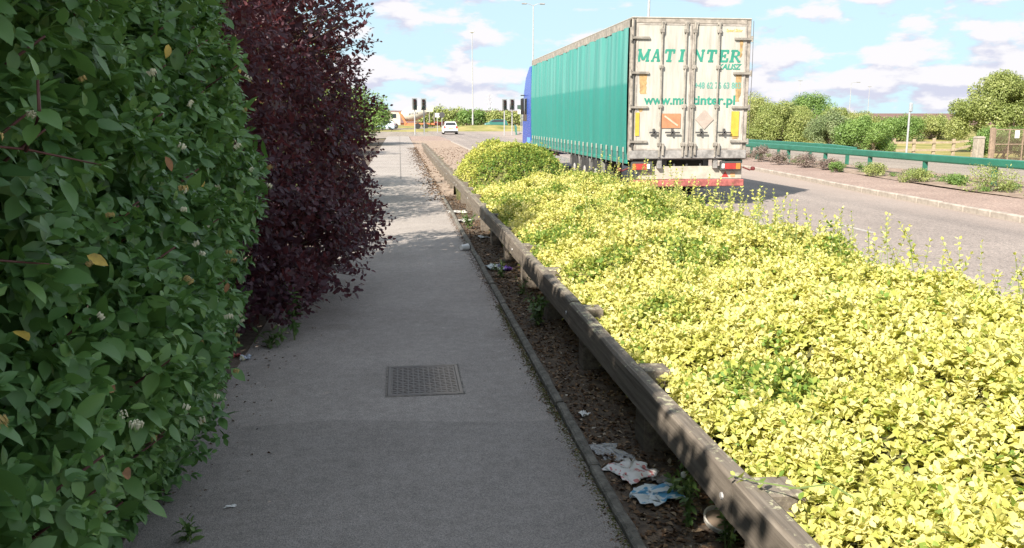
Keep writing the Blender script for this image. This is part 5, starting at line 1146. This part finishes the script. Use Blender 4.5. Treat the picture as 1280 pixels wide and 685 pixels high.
# distant pylon
py = thing('pylon', 'faint electricity pylon on the horizon beyond the junction', 'pylon', (93, 900, 5))
b = MB(); pm_ = plain('pylon_grey', (0.42, 0.44, 0.48), 0.6)
for sx_ in (-1, 1):
    for sy_ in (-1, 1): b.bar((sx_*2.6, sy_*2.6, 0), (sx_*0.5, sy_*0.5, 22), 0.34, 0.34)
b.build('legs', pm_, py)
b = MB()
for k in range(6):
    z0, z1 = k*3.6, k*3.6+3.6; w0, w1 = 2.6-2.1*z0/22, 2.6-2.1*z1/22
    for sy_ in (-1, 1): b.bar((-w0, sy_*w0, z0), (w1, sy_*w1, z1), 0.2, 0.2); b.bar((w0, sy_*w0, z0), (-w1, sy_*w1, z1), 0.2, 0.2)
b.build('bracing', pm_, py)
for z_, w_ in ((13, 5.5), (17, 4.6), (20.5, 3.8)): b = MB(); b.bar((-w_, 0, z_), (w_, 0, z_), 0.34, 0.4); b.build('cross_arm', pm_, py)

# ------------------------------------------------------------------ verge details: litter, weeds, debris
def sheet(name, label, cat, x, y, sx_, sy_, rz, mat, amp=0.02, seed=0, lift=0.012, hem=0.25, group=None):
    n_ = 18; V = []; u = np.linspace(-1, 1, n_); UX, UY = np.meshgrid(u, u); P = np.stack([UX.ravel()*2.2+seed, UY.ravel()*2.2, 0*UX.ravel()], 1)
    h = (fbm(P, seed+200, 3)-0.35)*amp*2.2; h = np.abs(h) ; ed = 1+hem*(vnoise(P*0.9, seed+300)-0.5)
    ex = (vnoise(P*1.3, seed+310)-0.5)*0.35*sx_; ey = (vnoise(P*1.3, seed+320)-0.5)*0.35*sy_
    V = np.stack([UX.ravel()*sx_/2*ed+ex, UY.ravel()*sy_/2*ed+ey, h], 1)
    idx = np.arange(n_*n_).reshape(n_, n_); me = bpy.data.meshes.new(name)
    me.from_pydata(V.tolist(), [], np.stack([idx[:-1, :-1].ravel(), idx[:-1, 1:].ravel(), idx[1:, 1:].ravel(), idx[1:, :-1].ravel()], 1).tolist())
    me.polygons.foreach_set('use_smooth', [True]*len(me.polygons))
    o = link(name, me, mat); o.location = (x, y, bed_z(x, y)+lift if x > 0.9 else lift*0.5); o.rotation_euler = (0, 0, rz); sm = o.modifiers.new('thick', 'SOLIDIFY'); sm.thickness = 0.0015
    tag(o, label, cat, group); return o
def printed(name, base_, ink, thr, scale, stretch):
    m, n, l, p = mat_new(name); p.inputs['Roughness'].default_value = 0.5
    t = n.new('ShaderNodeTexCoord'); mp = n.new('ShaderNodeMapping'); mp.inputs['Scale'].default_value = stretch; l.new(t.outputs['Object'], mp.inputs[0])
    q = n.new('ShaderNodeTexNoise'); q.inputs['Scale'].default_value = scale; q.inputs['Detail'].default_value = 3; l.new(mp.outputs[0], q.inputs['Vector'])
    r = n.new('ShaderNodeValToRGB'); r.color_ramp.interpolation = 'LINEAR'; r.color_ramp.elements[0].position = thr; r.color_ramp.elements[1].position = thr+0.03; r.color_ramp.elements[0].color = (*base_, 1); r.color_ramp.elements[1].color = (*ink, 1)
    l.new(q.outputs[0], r.inputs[0]); l.new(r.outputs[0], p.inputs['Base Color']); return m
clr, n, l, p = mat_new('clear_plastic'); p.inputs['Base Color'].default_value = (0.55, 0.56, 0.58, 1); p.inputs['Roughness'].default_value = 0.25; p.inputs['Alpha'].default_value = 0.45
sheet('plastic_bag', 'flattened clear plastic bag lying by the path edging', 'plastic bag', 1.0, 3.98, 0.15, 0.2, 0.25, clr, 0.012, 1)
sheet('paper_bag', 'crumpled white bag with red print on the soil', 'paper bag', 1.04, 3.7, 0.19, 0.2, 0.5, printed('red_print', (0.68, 0.67, 0.66), (0.55, 0.2, 0.2), 0.58, 26, (1.6, 1, 1)), 0.025, 2)
sheet('snack_wrapper', 'crumpled blue and white wrapper on the soil nearest the camera', 'wrapper', 1.10, 3.46, 0.2, 0.16, 0.1, printed('blue_print', (0.62, 0.68, 0.72), (0.1, 0.33, 0.55), 0.52, 14, (1, 1.8, 1)), 0.03, 3)
sheet('wrapper', 'silvery wrapper beside the purple one in mid bed', 'wrapper', 1.01, 9.3, 0.16, 0.22, 0.4, plain('silver_wrap', (0.5, 0.56, 0.56), 0.25, 0.3), 0.05, 4)
sheet('wrapper', 'small purple crumpled wrapper in mid bed', 'wrapper', 1.12, 9.28, 0.11, 0.15, 0.2, plain('purple_wrap', (0.16, 0.07, 0.42), 0.3), 0.09, 5)
sheet('wrapper', 'white wrapper lying under the rail at the far part of the bed', 'wrapper', 1.15, 11.9, 0.16, 0.14, 0.1, M['white'], 0.03, 6)
sheet('paper_scrap', 'pale scrap at the far end of the edging', 'litter', 1.02, 15.2, 0.3, 0.35, 0.1, plain('pale_scrap', (0.45, 0.43, 0.4), 0.7), 0.03, 7)
sheet('paper_scrap', 'second pale scrap just nearer than the far one', 'litter', 1.05, 14.0, 0.26, 0.26, 0.7, plain('grey_scrap', (0.38, 0.37, 0.36), 0.7), 0.03, 8)
sheet('paper_scrap', 'tiny white scrap on the soil above the plastic bag', 'litter', 1.0, 4.55, 0.05, 0.06, 0.5, M['white'], 0.02, 9)
sheet('paper_scrap', 'grey scrap right of the red printed bag', 'litter', 1.17, 3.62, 0.09, 0.06, 0.3, plain('grey_scrap_b', (0.28, 0.26, 0.25), 0.8), 0.02, 10)
sheet('paper_scrap', 'small white scrap on the path beside the dogwood', 'litter', -0.76, 3.57, 0.045, 0.018, 0.2, M['white'], 0.01, 11)
sheet('paper_scrap', 'pale blue scrap at the foot of the dogwood by the smoke bush', 'litter', -1.10, 5.95, 0.07, 0.1, 0.2, plain('pale_blue_scrap', (0.5, 0.55, 0.65), 0.5), 0.03, 12)
sheet('paper_scrap', 'red scrap at the foot of the dogwood by the smoke bush', 'litter', -1.17, 6.0, 0.06, 0.06, 0.2, plain('red_scrap', (0.4, 0.08, 0.08), 0.5), 0.03, 13)
cu_ = thing('crushed_cup', 'white and dark crushed cup on the path beside the edging', 'cup', (0.79, 10.75, 0.0), 0.5)
b = MB(); b.lathe([(0.032, -0.055), (0.034, -0.05), (0.044, 0.045), (0.046, 0.05), (0.04, 0.05), (0.03, -0.045)], 'X', (0, 0, 0.04), 12); b.build('wall', M['white'], cu_)
b = MB(); b.lathe([(0.047, 0.048), (0.047, 0.06), (0.02, 0.064), (0.001, 0.064)], 'X', (0, 0, 0.04), 12); b.build('lid', M['black'], cu_)
dt = thing('food_tub', 'pale round plastic tub half buried near the white seed heads', 'tub', (1.27, 3.14, 0.02), 0)
b = MB(); b.lathe([(0.07, 0.0), (0.075, 0.02), (0.068, 0.022), (0.064, 0.004)], 'Z', (0, 0, 0), 20, caps=False); o = b.build('rim', plain('dirty_white', (0.5, 0.48, 0.44), 0.6), dt); o.rotation_euler = (0.35, 0.1, 0)
b = MB(); b.lathe([(0.066, 0.004), (0.001, 0.003)], 'Z', (0, 0, 0), 20, caps=False); o = b.build('disc', plain('dirty_lid', (0.26, 0.2, 0.15), 0.8), dt); o.rotation_euler = (0.35, 0.1, 0)
# leaf litter, chips and grit over the bed and along both path edges
def debris(name, n_, xf, yf, szr, mat, label, cat):
    x, y = xf(n_), yf(n_); P = np.stack([x, y, 0*x], 1); z = np.where(x > 0.915, -0.012 + 0.05*(fbm(P*3.1, 5)-0.5) + 0.03*(fbm(P*14, 9)-0.5), np.where(x > 0.86, 0.04, 0.0)) + 0.004
    P[:, 2] = z; tint = rng.random(n_); me = leaf_mesh(name, leaf_tpl('lo', 0.6, 0.2, 0.2), P, np.concatenate([rng.normal(size=(n_, 2)), rng.normal(0, .12, (n_, 1))], 1), np.array([0, 0, 1.0])+rng.normal(size=(n_, 3))*0.25, rng.uniform(*szr, n_), tint, False)
    o = link(name, me, mat); tag(o, label, cat, kind='stuff'); return o
M['litter'] = leafmat('leaf_litter', [(0.0, (0.045, 0.028, 0.018)), (0.5, (0.13, 0.08, 0.05)), (0.85, (0.24, 0.16, 0.1)), (0.97, (0.34, 0.27, 0.19)), (1.0, (0.5, 0.46, 0.4))], trans=(0.2, 0.1, 0.05), tfac=0.05, rough=0.9, spec=0.1, jitter=0.0)
debris('leaf_litter', 15000, lambda k: rng.uniform(0.925, 1.6, k), lambda k: 2.2+16.5*rng.random(k)**1.5, (0.012, 0.042), M['litter'], 'brown leaf litter and wood chips covering the soil bed under the rail', 'leaf litter')
debris('leaf_litter', 3000, lambda k: 0.858-np.abs(rng.normal(0, 0.035, k)), lambda k: 3+15*rng.random(k), (0.006, 0.022), M['litter'], 'fine brown crumbs and leaves lying along the path edging', 'leaf litter')
debris('leaf_litter', 170, lambda k: -1.12+np.abs(rng.normal(0, 0.22, k)), lambda k: 3.5+4*rng.random(k), (0.008, 0.03), M['litter'], 'scattered dry leaves at the foot of the left shrubs', 'leaf litter')
debris('leaf_litter', 4500, lambda k: np.where(rng.random(k) < .6, rng.uniform(0.93, 3.6, k), 0.9-np.abs(rng.normal(0, 0.2, k))), lambda k: rng.uniform(17.5, 50, k), (0.03, 0.09), M['litter'], 'sunlit dry leaves and grass debris on the far verge', 'leaf litter')
debris('moss', 2600, lambda k: 0.855-np.abs(rng.normal(0, 0.022, k)), lambda k: 3.0+4.5*rng.random(k), (0.006, 0.016), leafmat('moss_green', [(0.0, (0.05, 0.06, 0.015)), (1.0, (0.13, 0.13, 0.04))], tfac=0.05, rough=0.9, spec=0.1), 'thin green moss along the path side of the edging', 'moss')
# weeds
M['weed'] = leafmat('weed_leaf', [(0.0, (0.04, 0.085, 0.025)), (0.5, (0.08, 0.15, 0.04)), (1.0, (0.15, 0.22, 0.07))], trans=(0.2, 0.35, 0.05), tfac=0.2, jitter=0.3)
def weed(label, x, y, h, nst, leaf, spread=0.12, flowers=0, z=None, group='weeds along the path', mat='weed'):
    z = (bed_z(x, y) if x > 0.9 else 0.0) if z is None else z
    root = thing('weed', label, 'weed', (x, y, z), 0, group); b = MB(); tips = []; axs = []; ends = []
    for i in range(nst):
        a_ = random.uniform(0, 6.28); r_ = spread*random.uniform(0.3, 1); e_ = np.array([r_*math.cos(a_), r_*math.sin(a_), h*random.uniform(0.55, 1.0)]); m_ = np.array([e_[0]*0.35, e_[1]*0.35, e_[2]*0.55])
        b.tube([(0.01*math.cos(a_), 0.01*math.sin(a_), -0.01), m_, e_], [0.003, 0.0025, 0.0015], 5); ends.append(e_)
        for t_ in np.linspace(0.25, 1.0, max(3, int(h/0.05))):
            q_ = m_*min(1, t_*2)+(e_-m_)*max(0, t_*2-1); tips.append(q_+np.array([x, y, z])); axs.append(nrm((e_-m_*0.6)[None, :])[0])
    b.build('stem', M['stem_green'], root)
    sh = shoots(np.array(tips), np.array(axs), 2, 0.012, leaf, spread=1.0, droop=0.2, upn=0.8, taper=0.8, jit=0.3)
    foliage(root, 'leaves', leaf_tpl('mid', 0.42, 0.1, 0.15), M[mat], *sh, np.clip(rng.random(len(sh[0]))*0.5+0.2, 0, 0.8))
    for i in range(flowers):
        e_ = ends[i % len(ends)]; b = MB(); b.lathe([(0.001, -0.008), (0.008, -0.004), (0.013, 0.006), (0.012, 0.014), (0.006, 0.019), (0.001, 0.02)], 'Z', tuple(e_+np.array([random.uniform(-.02, .02)*(i >= len(ends)), random.uniform(-.02, .02)*(i >= len(ends)), 0.002])), 10); b.build('seed_head', plain('seed_head_white', (0.62, 0.62, 0.56), 0.9), root, True)
    return root
weed('leafy green weed in the bed below the rail, mid distance', 1.08, 6.75, 0.26, 9, 0.06, 0.13)
weed('weed with one white seed head left of the rail splice', 1.15, 3.18, 0.3, 4, 0.045, 0.05, 1)
weed('weed with several white seed heads against the near rail', 1.24, 2.98, 0.24, 7, 0.04, 0.08, 4)
weed('low dark green weed beneath the near rail', 1.22, 3.5, 0.12, 6, 0.05, 0.1)
weed('spindly pale weed at far end of the bed by the edging', 1.02, 12.9, 0.3, 8, 0.05, 0.14)
weed('small weed in front of the purple wrapper', 1.05, 8.9, 0.16, 6, 0.045, 0.12)
weed('thin weed under the rail beyond the leafy weed', 1.13, 8.0, 0.18, 5, 0.04, 0.08)
weed('tiny seedling growing in the path at the bottom left', -0.86, 3.28, 0.10, 3, 0.05, 0.04)
weed('dark leafy sprig behind the rail beside the second post', 1.32, 3.72, 0.42, 6, 0.05, 0.12, z=0.0)
weed('green dogwood sprout at the foot of the smoke bush', -0.98, 6.25, 0.14, 5, 0.07, 0.12)
weed('lone green sprig poking out through the purple leaves', -0.82, 6.45, 0.52, 3, 0.07, 0.08)
for i in range(3):
    weed(('dry weed on the far sunlit verge nearest the bush', 'dry weed on the far sunlit verge halfway along', 'dry weed on the far sunlit verge by the far rail end')[i], (1.55, 2.2, 1.5)[i], (21.5, 27, 34)[i], 0.2, 7, 0.06, 0.2, group='dry weeds on the far verge')
